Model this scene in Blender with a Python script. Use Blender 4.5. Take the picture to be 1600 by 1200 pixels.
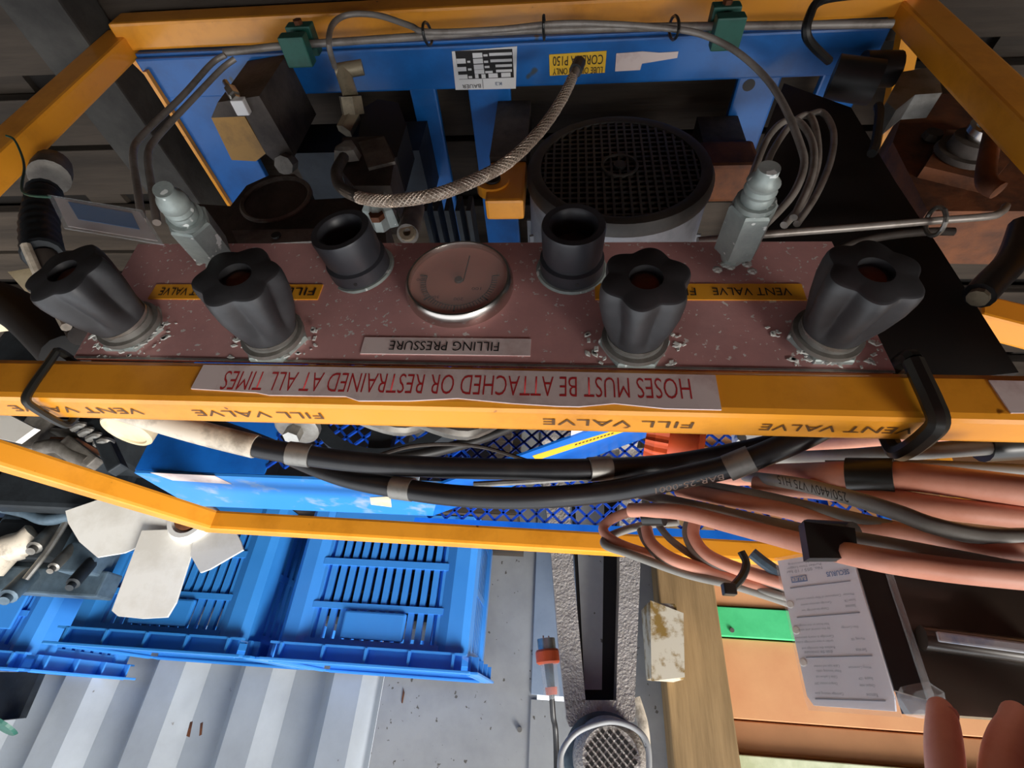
import bpy, bmesh, math, random
from math import sin, cos, radians, pi, sqrt
from mathutils import Vector as V, Matrix
random.seed(7)
for o in list(bpy.data.objects): bpy.data.objects.remove(o)
S = bpy.context.scene
COL = S.collection

# ------------------------------------------------------------------ camera (held upside down, looking down over the fill panel)
FPX = 782.0
PITCH, ROLL, YAW = radians(33.1), radians(-4.4), radians(-6.1)
CAM = V((0.0749, 0.2928, 0.2086))
FW = V((sin(YAW)*cos(PITCH), -cos(YAW)*cos(PITCH), -sin(PITCH)))
_rt = V((cos(YAW), sin(YAW), 0)); _dn = FW.cross(_rt)
if _dn.z < 0: _dn = -_dn
RT = _rt*cos(ROLL)+_dn*sin(ROLL); DN = -_rt*sin(ROLL)+_dn*cos(ROLL)
cd = bpy.data.cameras.new('camera'); cam = bpy.data.objects.new('camera', cd); COL.objects.link(cam)
m = Matrix((RT, -DN, -FW)).transposed().to_4x4(); m.translation = CAM
cam.matrix_world = m
cd.sensor_fit = 'HORIZONTAL'; cd.sensor_width = 36; cd.lens = FPX*36/1600; cd.clip_start = 0.02
S.camera = cam
# ------------------------------------------------------------------ world, lights, exposure
S.view_settings.view_transform = 'Standard'; S.view_settings.look = 'None'
S.view_settings.exposure = 0.62; S.view_settings.gamma = 1; S.view_settings.use_curve_mapping = False
W = bpy.data.worlds.new('sky'); S.world = W; W.use_nodes = True
bg = W.node_tree.nodes['Background']; bg.inputs[0].default_value = (0.93, 0.96, 1.0, 1); bg.inputs[1].default_value = 1.4
sd = bpy.data.lights.new('sun', 'SUN'); sd.energy = 3.1; sd.angle = radians(22); sd.color = (1, .95, .88)
so = bpy.data.objects.new('sun', sd); COL.objects.link(so)
so.rotation_euler = V((-0.8, -0.45, -1.0)).to_track_quat('-Z', 'Y').to_euler(); so.location = (0, 0, 4)

# ------------------------------------------------------------------ helpers
def ray(px, py): return RT*((px-800)/FPX)+DN*((py-600)/FPX)+FW
def P(px, py, Y=None, Z=None, X=None, D=None):
    d = ray(px, py)
    if Y is not None: t = (Y-CAM.y)/d.y
    elif Z is not None: t = (Z-CAM.z)/d.z
    elif X is not None: t = (X-CAM.x)/d.x
    else: t = D
    return CAM+d*t
def SZ(p, px): return px*(V(p)-CAM).dot(FW)/FPX
def c(h):
    h = h.lstrip('#'); r = [int(h[i:i+2], 16)/255 for i in (0, 2, 4)]
    return tuple(x/12.92 if x <= .04045 else ((x+.055)/1.055)**2.4 for x in r)+(1,)
MATS = {}
def mat(name, col, rough=.5, metal=0, col2=None, scale=20, lo=.45, hi=.65, bump=0, bscale=60, trans=0, spots=None, sscale=120, sth=.68, stretch=None, coat=0, alpha=1):
    m = bpy.data.materials.new(name); m.use_nodes = True; N = m.node_tree.nodes; L = m.node_tree.links
    b = N['Principled BSDF']; b.inputs['Roughness'].default_value = rough; b.inputs['Metallic'].default_value = metal
    b.inputs['Base Color'].default_value = c(col)
    if trans: b.inputs['Transmission Weight'].default_value = trans
    if coat: b.inputs['Coat Weight'].default_value = coat; b.inputs['Coat Roughness'].default_value = .15
    if alpha < 1: b.inputs['Alpha'].default_value = alpha
    tc = N.new('ShaderNodeTexCoord'); src = tc.outputs['Object']
    if stretch:
        mp = N.new('ShaderNodeMapping'); mp.inputs['Scale'].default_value = stretch; L.new(src, mp.inputs[0]); src = mp.outputs[0]
    last = None
    if col2:
        n = N.new('ShaderNodeTexNoise'); n.inputs['Scale'].default_value = scale; n.inputs['Detail'].default_value = 6; n.inputs['Roughness'].default_value = .65
        L.new(src, n.inputs['Vector'])
        r = N.new('ShaderNodeValToRGB'); r.color_ramp.elements[0].position = lo; r.color_ramp.elements[1].position = hi
        r.color_ramp.elements[0].color = c(col); r.color_ramp.elements[1].color = c(col2)
        L.new(n.outputs['Fac'], r.inputs[0]); last = r.outputs[0]
    if spots:
        n = N.new('ShaderNodeTexNoise'); n.inputs['Scale'].default_value = sscale; n.inputs['Detail'].default_value = 2
        L.new(tc.outputs['Object'], n.inputs['Vector'])
        r = N.new('ShaderNodeValToRGB'); r.color_ramp.elements[0].position = sth; r.color_ramp.elements[1].position = sth+.03
        L.new(n.outputs['Fac'], r.inputs[0])
        mx = N.new('ShaderNodeMix'); mx.data_type = 'RGBA'; L.new(r.outputs[0], mx.inputs['Factor'])
        if last: L.new(last, mx.inputs['A'])
        else: mx.inputs['A'].default_value = c(col)
        mx.inputs['B'].default_value = c(spots); last = mx.outputs['Result']
    if last: L.new(last, b.inputs['Base Color'])
    if bump:
        n = N.new('ShaderNodeTexNoise'); n.inputs['Scale'].default_value = bscale; n.inputs['Detail'].default_value = 4; L.new(src, n.inputs['Vector'])
        bp = N.new('ShaderNodeBump'); bp.inputs['Strength'].default_value = bump; bp.inputs['Distance'].default_value = .004
        L.new(n.outputs['Fac'], bp.inputs['Height']); L.new(bp.outputs[0], b.inputs['Normal'])
    MATS[name] = m; return m

mat('yellow', '#ec9c28', .38, 0, '#d08418', 14, .5, .75, .04, 90, spots='#7a4108', sscale=55, sth=.745, coat=.25)
mat('yellow_tape', '#dd9a22', .45)
mat('yellow_label', '#e6b62c', .5)
mat('blue_paint', '#0a62b0', .42, 0, '#084d8e', 9, .45, .7, .03, 60, spots='#3a4650', sscale=24, sth=.72, coat=.2)
mat('blue_guard', '#1571d6', .4, 0, '#0d5cbb', 12, .45, .7, coat=.2)
mat('blue_guard_worn', '#2f86dd', .45, 0, '#9aa6ad', 16, .55, .72)
mat('blue_mesh', '#0c46b4', .45, 0, '#0a2f80', 20)
mat('crate_blue', '#3c8ee6', .35, 0, '#4698ee', 6, .3, .7, coat=.25)
mat('crate_teal', '#2f7fca', .38, 0, '#398ad6', 6, .3, .7, coat=.2)
mat('aluminium', '#e6aeaa', .36, .4, '#c99895', 9, .4, .7, .05, 200, spots='#f6f0ec', sscale=230, sth=.655)  # pinkish tone carries a painted reflection of red clothes
mat('steel', '#b6b4ae', .32, .85, '#8b8880', 30)
mat('chrome', '#c4beb8', .25, 1)
mat('dull_steel', '#8a8883', .45, .6, '#6a655e', 25, bump=.05)
mat('tube_steel', '#938c85', .4, .25, '#746c64', 30)
mat('cast', '#4b433d', .7, .15, '#2c2622', 18, .4, .65, .25, 90)
mat('cast_grey', '#77736c', .6, .3, '#4d4843', 22, .4, .65, .25, 90)
mat('black_boot', '#0d0d0d', .8)
mat('black_rubber', '#131313', .5, 0, '#1f1d1b', 30)
mat('black_hose', '#17171a', .38, 0, '#2b2a2a', 25, .5, .8, .04, 80)
mat('black_knob', '#252527', .5, 0, '#39393b', 20, .4, .7, .05, 150)
mat('black_plastic', '#2b2c31', .42, 0, '#3a3b40', 20, .4, .7)
mat('black_plate', '#0b0808', .75, 0, '#15100d', 18)
mat('tape', '#22221f', .35)
mat('rust', '#6b3c1c', .7, .1, '#3c2112', 18, .4, .65, .3, 70)
mat('brass', '#9a8f78', .45, .3, '#6d6455', 30)
mat('salt_steel', '#a0aaa6', .5, .25, '#7f8987', 20, .4, .65, .15, 120, spots='#e6ebe8', sscale=95, sth=.645)
mat('salt', '#d9dcd6', .9, 0, '#b9bab5', 60, .4, .65, .4, 200)
mat('white_sticker', '#d8c8c4', .5, 0, '#c2aaa6', 30, .5, .7)
mat('white_paper', '#dedede', .5)
mat('red_ink', '#b3272a', .6)
mat('black_ink', '#1a1716', .6)
mat('brown_ink', '#5c3a10', .6)
mat('blue_ink', '#2c6aa6', .6)
mat('grey_ink', '#5d7088', .6)
mat('gauge_face_red_reflection', '#c4806c', .5, 0, '#b0705e', 12)  # dial reddened to paint the shirt's reflection in the glass
mat('glass', '#fff4ee', .05, 0, alpha=.12)
mat('motor_grey', '#84868a', .5, .2, '#6b6d70', 20)
mat('motor_black', '#262320', .55, 0, '#332e29', 25)
mat('tan_paint', '#a67b33', .55, 0, '#7b5a28', 22, .45, .7)
mat('green_clamp', '#1f5a4d', .5, 0, '#17463c', 20)
mat('hose_white', '#d8cdbb', .6, 0, '#8f8577', 26, .48, .66)
mat('braid', '#9a8d80', .4, .5, '#6b6057', 30)
mat('pink_cable', '#dd9c84', .48, 0, '#cb8469', 20, .45, .75, .03, 80)
mat('grey_cable', '#8b8881', .48, 0, '#75716a', 20, .45, .75, .03, 80)
mat('fan_white', '#e8e6df', .45, 0, '#d6d2c8', 10)
mat('cream', '#e6d6b4', .5, 0, '#cdbb97', 20)
mat('engine', '#5d7180', .5, .3, '#33404a', 14, .4, .7, .2, 60)
mat('engine_dark', '#2d3338', .6, .3, '#1c2024', 18, .4, .7, .2, 60)
mat('orange_plastic', '#d1562b', .4, 0, '#bb4a24', 20)
mat('sheet', '#a6adb3', .55, .1, '#969ca2', 5, .4, .7, spots='#6c675f', sscale=40, sth=.735)
mat('sheet_flat', '#9fa1a2', .55, .1, '#8e9092', 7, .4, .7, spots='#5b5852', sscale=75, sth=.70)
mat('sheet_blue', '#8d9cb0', .55, .1, '#7f8ea2', 7, .4, .7, spots='#4c5058', sscale=60, sth=.72)
mat('floor_wood', '#473d33', .85, 0, '#2b241d', 10, .35, .7, .4, 40, stretch=(.25, 3, 3))
mat('soil', '#16110d', .95)
mat('beam', '#45433f', .9, 0, '#2c2a28', 12, .35, .7, .3, 60)
mat('post_wood', '#a5875d', .75, 0, '#7d6440', 8, .35, .7, .2, 40, stretch=(4, 4, .4))
mat('ply_orange', '#edb07c', .7, 0, '#e2a070', 6, .35, .7)
mat('ply_brown', '#b98358', .7, 0, '#a8754d', 6, .35, .7)
mat('board_green', '#58e296', .6, 0, '#4bd287', 10)
mat('board_pale', '#eef5d2', .6, 0, '#cdd7ae', 10)
mat('hammer_grey', '#aba5a0', .5, .2, '#958f8a', 60, .4, .7, .8, 220)
mat('dirty_box', '#d3cbb8', .55, 0, '#8e7138', 22, .5, .62)
mat('clear_plastic', '#dfe6ea', .35, 0, alpha=.22)
mat('white_card', '#e3e8f4', .45)
mat('slot_strip', '#c9ced6', .3, .3, '#6f86b8', 30)
mat('braid_wire', '#b8a898', .4, .4)
mat('device_dark', '#3a322b', .35, 0, '#2c2722', 10, coat=.3)
mat('shed_dark', '#4a4038', .9)
mat('skin', '#e8b0a0', .5, 0, '#dc9c8a', 25)
mat('nail', '#d9a89a', .3)
mat('shirt', '#c25a50', .85, 0, '#7c302c', 30)
mat('trousers', '#bd5a4e', .9, 0, '#a94d42', 30)  # unseen legs made red to colour what the panel reflects
mat('hair', '#2b211a', .8)

class MB:
    def __init__(s): s.v = []; s.f = []
    def add(s, vs, fs):
        o = len(s.v); s.v += [V(v) for v in vs]; s.f += [[i+o for i in f] for f in fs]; return s
    def box(s, ctr, size, M=None, bev=0):
        ctr = V(ctr); h = [x/2 for x in size]
        if bev:
            bm = bmesh.new(); bmesh.ops.create_cube(bm, size=1)
            for v in bm.verts: v.co = V((v.co.x*size[0], v.co.y*size[1], v.co.z*size[2]))
            bmesh.ops.bevel(bm, geom=bm.edges[:], offset=bev, segments=2, affect='EDGES', profile=.6)
            bm.verts.index_update()
            vs = [v.co.copy() for v in bm.verts]; fs = [[v.index for v in f.verts] for f in bm.faces]; bm.free()
        else:
            vs = [V((x*h[0], y*h[1], z*h[2])) for x in (-1, 1) for y in (-1, 1) for z in (-1, 1)]
            fs = [(0, 1, 3, 2), (4, 6, 7, 5), (0, 4, 5, 1), (2, 3, 7, 6), (0, 2, 6, 4), (1, 5, 7, 3)]
        if M: vs = [M @ v for v in vs]
        return s.add([ctr+v for v in vs], fs)
    def bar(s, a, b, w, h, up=(0, 0, 1), bev=0):
        a, b = V(a), V(b); y = (b-a); l = y.length; y.normalize(); x = y.cross(V(up)).normalized(); z = x.cross(y)
        return s.box((a+b)/2, (w, l, h), Matrix((x, y, z)).transposed(), bev)
    def lathe(s, o, axis, prof, n=24, mod=None, ref=None, caps=True):
        o = V(o); a = V(axis).normalized(); ref = V(ref) if ref else (V((0, 0, 1)) if abs(a.z) < .9 else V((1, 0, 0)))
        x = ref.cross(a).normalized(); y = a.cross(x); vs = []; fs = []
        for h, r in prof:
            for k in range(n):
                t = 2*pi*k/n; rr = r*(mod(t, h) if mod else 1)
                vs.append(o+a*h+x*(rr*cos(t))+y*(rr*sin(t)))
        for i in range(len(prof)-1):
            for k in range(n): k2 = (k+1) % n; fs.append((i*n+k, i*n+k2, (i+1)*n+k2, (i+1)*n+k))
        if caps: fs.append(tuple(range(n))[::-1]); fs.append(tuple((len(prof)-1)*n+k for k in range(n)))
        return s.add(vs, fs)
    def cyl(s, a, b, r, r2=None, n=16):
        a, b = V(a), V(b); return s.lathe(a, b-a, [(0, r), ((b-a).length, r if r2 is None else r2)], n)
    def tube(s, pts, r, n=10, sub=6, caps=True):
        pts = [V(p) for p in pts]
        if len(pts) > 2 and sub > 1:
            q = []
            for i in range(len(pts)-1):
                p0 = pts[max(i-1, 0)]; p1 = pts[i]; p2 = pts[i+1]; p3 = pts[min(i+2, len(pts)-1)]
                for k in range(sub):
                    t = k/sub; q.append(.5*((2*p1)+(p2-p0)*t+(2*p0-5*p1+4*p2-p3)*t*t+(3*p1-p0-3*p2+p3)*t**3))
            q.append(pts[-1])
        else: q = pts
        rs = r if callable(r) else (lambda u: r)
        vs = []; fs = []; tprev = None; nx = None
        for i, p in enumerate(q):
            t = (q[min(i+1, len(q)-1)]-q[max(i-1, 0)]).normalized()
            if nx is None: nx = t.orthogonal().normalized()
            else: nx = (nx-t*nx.dot(t)).normalized()
            ny = t.cross(nx); R = rs(i/(len(q)-1))
            for k in range(n): a = 2*pi*k/n; vs.append(p+nx*(R*cos(a))+ny*(R*sin(a)))
        for i in range(len(q)-1):
            for k in range(n): k2 = (k+1) % n; fs.append((i*n+k, i*n+k2, (i+1)*n+k2, (i+1)*n+k))
        if caps: fs.append(tuple(range(n))[::-1]); fs.append(tuple((len(q)-1)*n+k for k in range(n)))
        return s.add(vs, fs)
    def prism(s, poly, ext):
        poly = [V(p) for p in poly]; ext = V(ext); n = len(poly)
        fs = [tuple(range(n)), tuple(range(n, 2*n))[::-1]]+[(i, i+n, (i+1) % n+n, (i+1) % n) for i in range(n)]
        return s.add(poly+[p+ext for p in poly], fs)
    def build(s, name, material, parent=None, smooth=False, kind=None, label=None, origin=None):
        lo = V((min(v.x for v in s.v), min(v.y for v in s.v), min(v.z for v in s.v)))
        hi = V((max(v.x for v in s.v), max(v.y for v in s.v), max(v.z for v in s.v)))
        o = V(origin) if origin is not None else (lo+hi)/2
        me = bpy.data.meshes.new(name); me.from_pydata([v-o for v in s.v], [], s.f)
        bm = bmesh.new(); bm.from_mesh(me); bmesh.ops.recalc_face_normals(bm, faces=bm.faces); bm.to_mesh(me); bm.free()
        me.materials.append(MATS[material])
        if smooth:
            for p in me.polygons: p.use_smooth = True
            try: me.set_sharp_from_angle(angle=radians(40))
            except Exception: pass
        return link(name, me, o, parent, kind, label)
def wloc(o):
    l = o.location.copy(); p = o.parent
    while p: l += p.location; p = p.parent
    return l
def link(name, me, o, parent=None, kind=None, label=None):
    ob = bpy.data.objects.new(name, me); COL.objects.link(ob)
    if parent: ob.parent = parent; ob.location = V(o)-wloc(parent)
    else: ob.location = o
    if kind: ob['kind'] = kind
    if label: ob['label'] = label
    return ob
def thing(name, loc, label, cat, group=None):
    o = bpy.data.objects.new(name, None); COL.objects.link(o); o.location = loc; o.empty_display_size = .02
    return tag(o, label, cat, group)
def tag(o, label, cat, group=None):
    o['label'] = label; o['category'] = cat
    if group: o['group'] = group
    return o
def copy_tree(o, parent=None):
    k = o.copy(); COL.objects.link(k); k.parent = parent
    for ch in list(o.children): copy_tree(ch, k)
    return k
def text(s, org, w, h, xd, yd, material, parent, name='lettering', bold=0, label=None, lift=.0004):
    """flat print: left end of the baseline at org, fitted to w x h"""
    cu = bpy.data.curves.new('t', 'FONT'); cu.body = s; cu.offset = bold; cu.resolution_u = 3
    ob = bpy.data.objects.new('t', cu); COL.objects.link(ob); bpy.context.view_layer.update()
    me = bpy.data.meshes.new_from_object(ob.evaluated_get(bpy.context.evaluated_depsgraph_get()))
    bpy.data.objects.remove(ob); bpy.data.curves.remove(cu)
    xs = [v.co.x for v in me.vertices]; ys = [v.co.y for v in me.vertices]
    x0, x1, y1 = min(xs), max(xs), max(ys); y0 = min(ys)
    xd, yd = V(xd).normalized(), V(yd).normalized(); nz = xd.cross(yd)
    o = V(org)+nz*lift
    for v in me.vertices: v.co = xd*((v.co.x-x0)/(x1-x0)*w)+yd*((v.co.y-y0)/(y1-y0)*h)
    me.materials.clear(); me.materials.append(MATS[material]); me.name = name
    return link(name, me, o, parent, None, label)
XL, UP, BK, FR = V((-1, 0, 0)), V((0, 0, 1)), V((0, -1, 0)), V((0, 1, 0))
def ptext(s, px0, px1, py0, py1, plane, material, parent, yd=UP, **kw):
    """print between two picture columns (reading start px0 > px1) on the plane Y= or Z="""
    a = P(px0, py0, **plane); b = P(px1, py0, **plane); d = P(px0, py1, **plane)
    return text(s, a, abs((b-a).x), abs((d-a).dot(yd)), XL, yd, material, parent, **kw)
def mk(): return MB()
def path(pts, default=None):
    return [P(p[0], p[1], Y=(p[2] if len(p) > 2 else default)) for p in pts]

# ------------------------------------------------------------------ the setting
FLZ = -.63; BZ = -.565
fl = mk().box((-.2, .2, -.70), (5.2, 3.6, .06)).build('floor', 'soil', kind='structure')
y = 0.62; k = 0
while y > -1.22:
    w = .085+.012*((k*37) % 3)
    mk().box((-.2+.03*(k % 3), y-w/2, FLZ-.012-.003*(k % 2)), (4.6, w, .024), bev=.002).build('plank', 'floor_wood', fl); y -= w+(.037 if k % 2 else .012); k += 1
for xx in (-1.5, -.9, .75, 1.3): mk().box((xx, -.3, FLZ-.048), (.08, 1.9, .04)).build('joist', 'floor_wood', fl)
WY = -1.22
def corrugated():
    b = mk(); x = -2.3; pts = []; p = .243
    while x < -.36:
        pts += [(x, 0), (x+.075, 0), (x+.115, .05), (x+.19, .05)]; x += p
        pts.append((x-.012, .0))
    vs = [(x, WY+d, z) for x, d in pts for z in (-.66, 1.15)]
    vs2 = [(x, WY+d-.003, z) for x, d in pts for z in (-.66, 1.15)]
    n = len(pts); fs = [(2*i, 2*i+1, 2*i+3, 2*i+2) for i in range(n-1)]
    b.add(vs, fs); b.add(vs2, [f[::-1] for f in fs]); return b
wb = corrugated().build('wall_back', 'sheet', kind='structure')
mk().box((-.16, WY+.02, .2), (.40, .008, 1.75), bev=.001).build('sheet_panel', 'sheet_flat', wb)
mk().box((.12, WY+.026, -.235), (.19, .006, .81), bev=.001).build('sheet_panel', 'sheet_blue', wb)
mk().box((.12, WY+.026, .63), (.19, .006, .90), bev=.001).build('sheet_panel', 'sheet_flat', wb)
mk().box((.34, WY+.02, .2), (.26, .008, 1.75), bev=.001).build('sheet_panel', 'sheet_flat', wb)
mk().cyl((-.0, WY+.02, .245), (-.0, WY+.032, .245), .006, n=8).build('screw', 'dull_steel', wb)
for pts in (((291, 1150), (297, 1128), (301, 1127), (296, 1152)), ((311, 1150), (313, 1130), (317, 1128), (315, 1148)), ((627, 1098), (630, 1075), (632, 1082), (629, 1099))):
    mk().prism([P(x, y_, Y=WY+.053 if x < 600 else WY+.026) for x, y_ in pts], (0, -.001, 0)).build('rust_mark', 'rust', wb)
# timber post and painted boards on the right
a, b_ = P(1040, 1060, Y=-1.12), P(1136, 1060, Y=-1.12)
post = mk().box(((a.x+b_.x)/2+.0, -1.15, .25), (b_.x-a.x, .08, 1.8), bev=.004).build('trim_1', 'post_wood', kind='structure')
px0 = b_.x
wr = mk().box((1.35, WY-.035, .25), (1.9, .02, 1.8)).build('wall_right_back', 'ply_orange', kind='structure')
zz = [P(1200, q, Y=WY).z for q in (700, 872, 952, 1000, 1128, 1181, 1330)]
for i, mname in enumerate(('ply_brown', 'ply_orange', 'board_green', 'ply_orange', 'ply_brown', 'board_pale')):
    z0, z1 = zz[i], zz[i+1]; dy = (.0, .004, .012, .0, -.006, .01)[i]
    mk().box((1.30, WY-.012+dy, (z0+z1)/2), (1.75, .024, z1-z0-.004), bev=.002).build('board', mname, wr)
mk().cyl(P(1143, 985, Y=WY+.01), P(1143, 985, Y=WY+.01)+V((0, .006, 0)), .006, n=8).build('nail', 'dull_steel', wr)
# shed enclosure: side walls, front wall and a roof over the front half (open above the back); all unseen, roof edge set to shade the compressor
mk().box((-2.35, .2, .25), (.05, 3.0, 1.9)).build('wall_left', 'shed_dark', kind='structure')
mk().box((2.3, .2, .25), (.05, 3.0, 1.9)).build('wall_right', 'shed_dark', kind='structure')
mk().box((0, 1.75, .25), (4.7, .05, 1.9)).build('wall_front', 'shed_dark', kind='structure')
mk().box((0, 1.13, 1.22), (4.7, 1.24, .04)).build('shade_ceiling', 'shed_dark', kind='structure')
# beam lying on the floor along the left side of the frame
a, b_ = P(75, 0, Z=-.60), P(295, 300, Z=-.60)
t = mk().bar((a.x, .5, -.595), (b_.x, -.55, -.595), .09, .07, bev=.004).build('timber_beam', 'beam'); tag(t, 'weathered grey timber beam lying on the plank floor beside the yellow frame', 'beam')

# ------------------------------------------------------------------ yellow frame
FRM = thing('tube_stand', (0, -.18, -.61), 'yellow painted steel tube frame around the compressor', 'frame')
Lx, Rx, By = -.59, .535, -.37
T = .03
fr = mk().box(((Lx+Rx)/2, -.016, .019), (Rx-Lx+.03, .032, .036), bev=.005).build('front_rail', 'yellow', FRM)
mk().bar((Lx, -.017, .0), (Lx+.003, -.017, -.61), .044, T, (0, 1, 0), .004).build('post', 'yellow', FRM)
mk().bar((Rx+.02, -.017, .0), (Rx-.01, -.017, -.61), .044, T, (0, 1, 0), .004).build('post', 'yellow', FRM)
mk().box(((Lx+Rx)/2, -.003, -.600), (Rx-Lx-.02, .036, .040), bev=.004).build('base_rail', 'yellow', FRM)
BL = P(332, 815, Z=.015); BR = P(1250, 868, Z=.015)
BR = BL+(BR-BL)*1.35
mk().bar((Lx, -.02, .017), BL, .026, .026, bev=.004).build('side_rail', 'yellow', FRM)
mk().bar((Rx, -.02, .017), BR, .026, .026, bev=.004).build('side_rail', 'yellow', FRM)
mk().bar(BL-(BR-BL).normalized()*.012, BR, .024, .026, bev=.004).build('rear_rail', 'yellow', FRM)
for e in (BL, BR): mk().bar((e.x-.03, -.43, -.058), (e.x-.03, -.43, BZ+.001), .024, .024, (0, 1, 0), .004).build('post', 'yellow', FRM)
mk().bar((Lx, -.02, -.60), (BL.x-.04, BL.y, -.60), .012, .02).build('base_side_rail', 'yellow', FRM)
mk().bar((Rx, -.02, -.60), (BR.x, BR.y, -.60), .024, .02).build('base_side_rail', 'yellow', FRM)
# warning sticker
def onf(q, Y=.0012): return P(q[0], q[1], Y=Y)
poly = [onf(q) for q in ((318, 570), (720, 577), (1118, 586), (1128, 642), (1040, 640), (960, 630), (905, 639), (870, 640), (800, 630), (715, 622), (640, 626), (560, 626), (540, 619), (420, 617), (400, 613), (298, 607))]
for q in poly: q.z = max(min(q.z, .0345), .002)
st = mk().prism(poly, (0, -.0012, 0)).build('warning_sticker', 'white_sticker', fr, label='white sticker with red capitals and a torn lower edge')
text('HOSES MUST BE ATTACHED OR RESTRAINED AT ALL TIMES', V((P(1080, 610, Y=.0014).x, .00122, .0105)), P(1080, 600, Y=0).x-P(350, 600, Y=0).x, .0165, XL, UP, 'red_ink', fr, bold=-.008, lift=.0001)
for s_, x0, x1 in (('VENT VALVE', 1445, 1200), ('FILL VALVE', 1085, 848), ('FILL VALVE', 512, 310), ('VENT VALVE', 245, 40)):
    a = P(x0, 660, Z=.0372); b_ = P(x1, 650, Z=.0372)
    text(s_, V((a.x, -.0115, .0372)), a.x-b_.x, .0085, XL, BK, 'brown_ink', fr)
# white plate at the right end of the rail
mk().prism([P(q[0], q[1], Y=.0008) for q in ((1545, 594), (1640, 596), (1640, 645), (1580, 645))], (0, -.001, 0)).build('sticker', 'white_sticker', fr)
def tie(name, x, label, w=.003):
    b = mk()
    d = w+.0018; r_ = .004
    pts = [(x, d, -.002), (x, d, .012), (x, d, .030), (x, d-r_*.5, .037+d*.7), (x, -.006, .0375+d), (x, -.026, .0375+d), (x, -.032-d*.7, .037+d*.6), (x, -.0325-d, .030), (x, -.0325-d, .008), (x, -.032-d*.7, .0-d*.7), (x, -.024, -.0-d), (x, -.008, -.0-d), (x, d*.7, -.0-d*.8), (x, d, -.002)]
    b.tube(pts, w, 8, 5, False); o = b.build(name, 'tape', smooth=True); tag(o, label, 'cable tie'); return o
tie('cable_tie', -.3135, 'black cable tie around the yellow rail above the hose with a cream sleeve')
tie('cable_tie', P(1440, 630, Y=0).x, 'shiny black strap around the yellow rail beside the cable coil', .0062)

# ------------------------------------------------------------------ fill panel
FP = thing('fill_panel', (0, -.002, -.13), 'brushed aluminium fill panel speckled with salt, carrying valves and a gauge', 'panel')
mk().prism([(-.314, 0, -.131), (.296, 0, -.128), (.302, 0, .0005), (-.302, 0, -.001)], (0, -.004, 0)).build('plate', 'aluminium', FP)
mk().prism([(-.3, .0008, -.0015), (.301, .0008, .0005), (.301, .0008, .0025), (-.3, .0008, .0005)], (0, -.0006, 0)).build('plate_edge', 'steel', FP)
for (x0, x1, words) in ((505, 232, (('FILL VALVE', 495, 362), ('VENT VALVE', 340, 254))), (1252, 930, (('VENT VALVE', 1234, 1112), ('FILL VALVE', 1086, 965)))):
    a = P(x0, 446, Y=0); b_ = P(x1, 467, Y=0)
    mk().box(((a.x+b_.x)/2, .0004, (a.z+b_.z)/2), (abs(a.x-b_.x), .0008, .0165)).build('label_strip', 'yellow_tape', FP)
    for w, q0, q1 in words:
        ptext(w, q0, q1, 450, 462, dict(Y=.0009), 'black_ink', FP)
a, b_ = P(830, 530, Y=0), P(564, 550, Y=0)
mk().box(((a.x+b_.x)/2, .0004, -.0155), (a.x-b_.x, .0008, .0155)).build('label_strip', 'white_sticker', FP)
text('FILLING PRESSURE', V((P(780, 542, Y=0).x, .0009, -.0195)), P(780, 542, Y=0).x-P(609, 542, Y=0).x, .0085, XL, UP, 'black_ink', FP)

def valve(px, py, H, tw, lab):
    o = P(px, py, Y=0); ax = V((tw, 1, 0)).normalized()
    def lobe(t, h):
        if h > H-.0094 or abs(h-(H-.0145)) < 1e-6: return 1
        u = h/(H-.0095); k_ = .0 if u < .06 else .30*min(1, (u-.06)/.3)*(1-.42*max(0, (u-.72)/.28))
        return 1+k_*((.5+.5*cos(6*t))**.75-.55)
    kn = mk().lathe(o+ax*.010, ax, [(0, .0192), (.004, .0197), (.010, .0206), (.016, .0214), (.022, .0224), (.030, .0238), (.038, .0252), (H-.018, .0264), (H-.013, .0266), (H-.0105, .026), (H-.0095, .0245), (H-.0092, .0105), (H-.0145, .010)], 120, mod=lobe, ref=(.3, 0, 1)).build('valve_knob', 'black_knob', FP, True)
    mk().lathe(o, V((0, 1, 0)), [(0, .0255), (.003, .0255), (.0042, .0245)], 6, ref=(0, 0, 1)).build('hex_nut', 'salt_steel', kn)
    mk().lathe(o+V((0, .0042, 0)), V((0, 1, 0)), [(0, .0235), (.004, .0235), (.004, .020), (.009, .020)], 32).build('collar', 'dull_steel', kn, True)
    mk().lathe(o+ax*.0105, ax, [(0, .0200), (.004, .0204)], 40).build('ring', 'steel', kn, True)
    mk().lathe(o+ax*(H-.008), ax, [(0, .0085), (.0035, .0085), (.005, .006)], 20).build('screw_cap', 'rust', kn, True)
    b = mk()
    for j in range(46):
        aa = random.uniform(-pi*.1, pi*1.1); rr = random.gauss(.0305, .0035); q = o+V((rr*cos(aa), .0003 if rr > .03 else .0036, rr*sin(aa)*.9))
        if q.z > -.001: continue
        s = random.uniform(.0006, .0030); ph = random.random()*6
        b.lathe(q, (0, 1, 0), [(0, s), (.0005, s*.7)], 6, mod=lambda t, h: 1+.4*sin(2*t+ph))
    b.build('salt_crust', 'salt', kn, kind='stuff')
    return kn
valve(210, 515, .064, -.10, ''); valve(432, 530, .068, .06, ''); valve(990, 537, .066, -.02, ''); valve(1287, 530, .066, .02, '')
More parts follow.
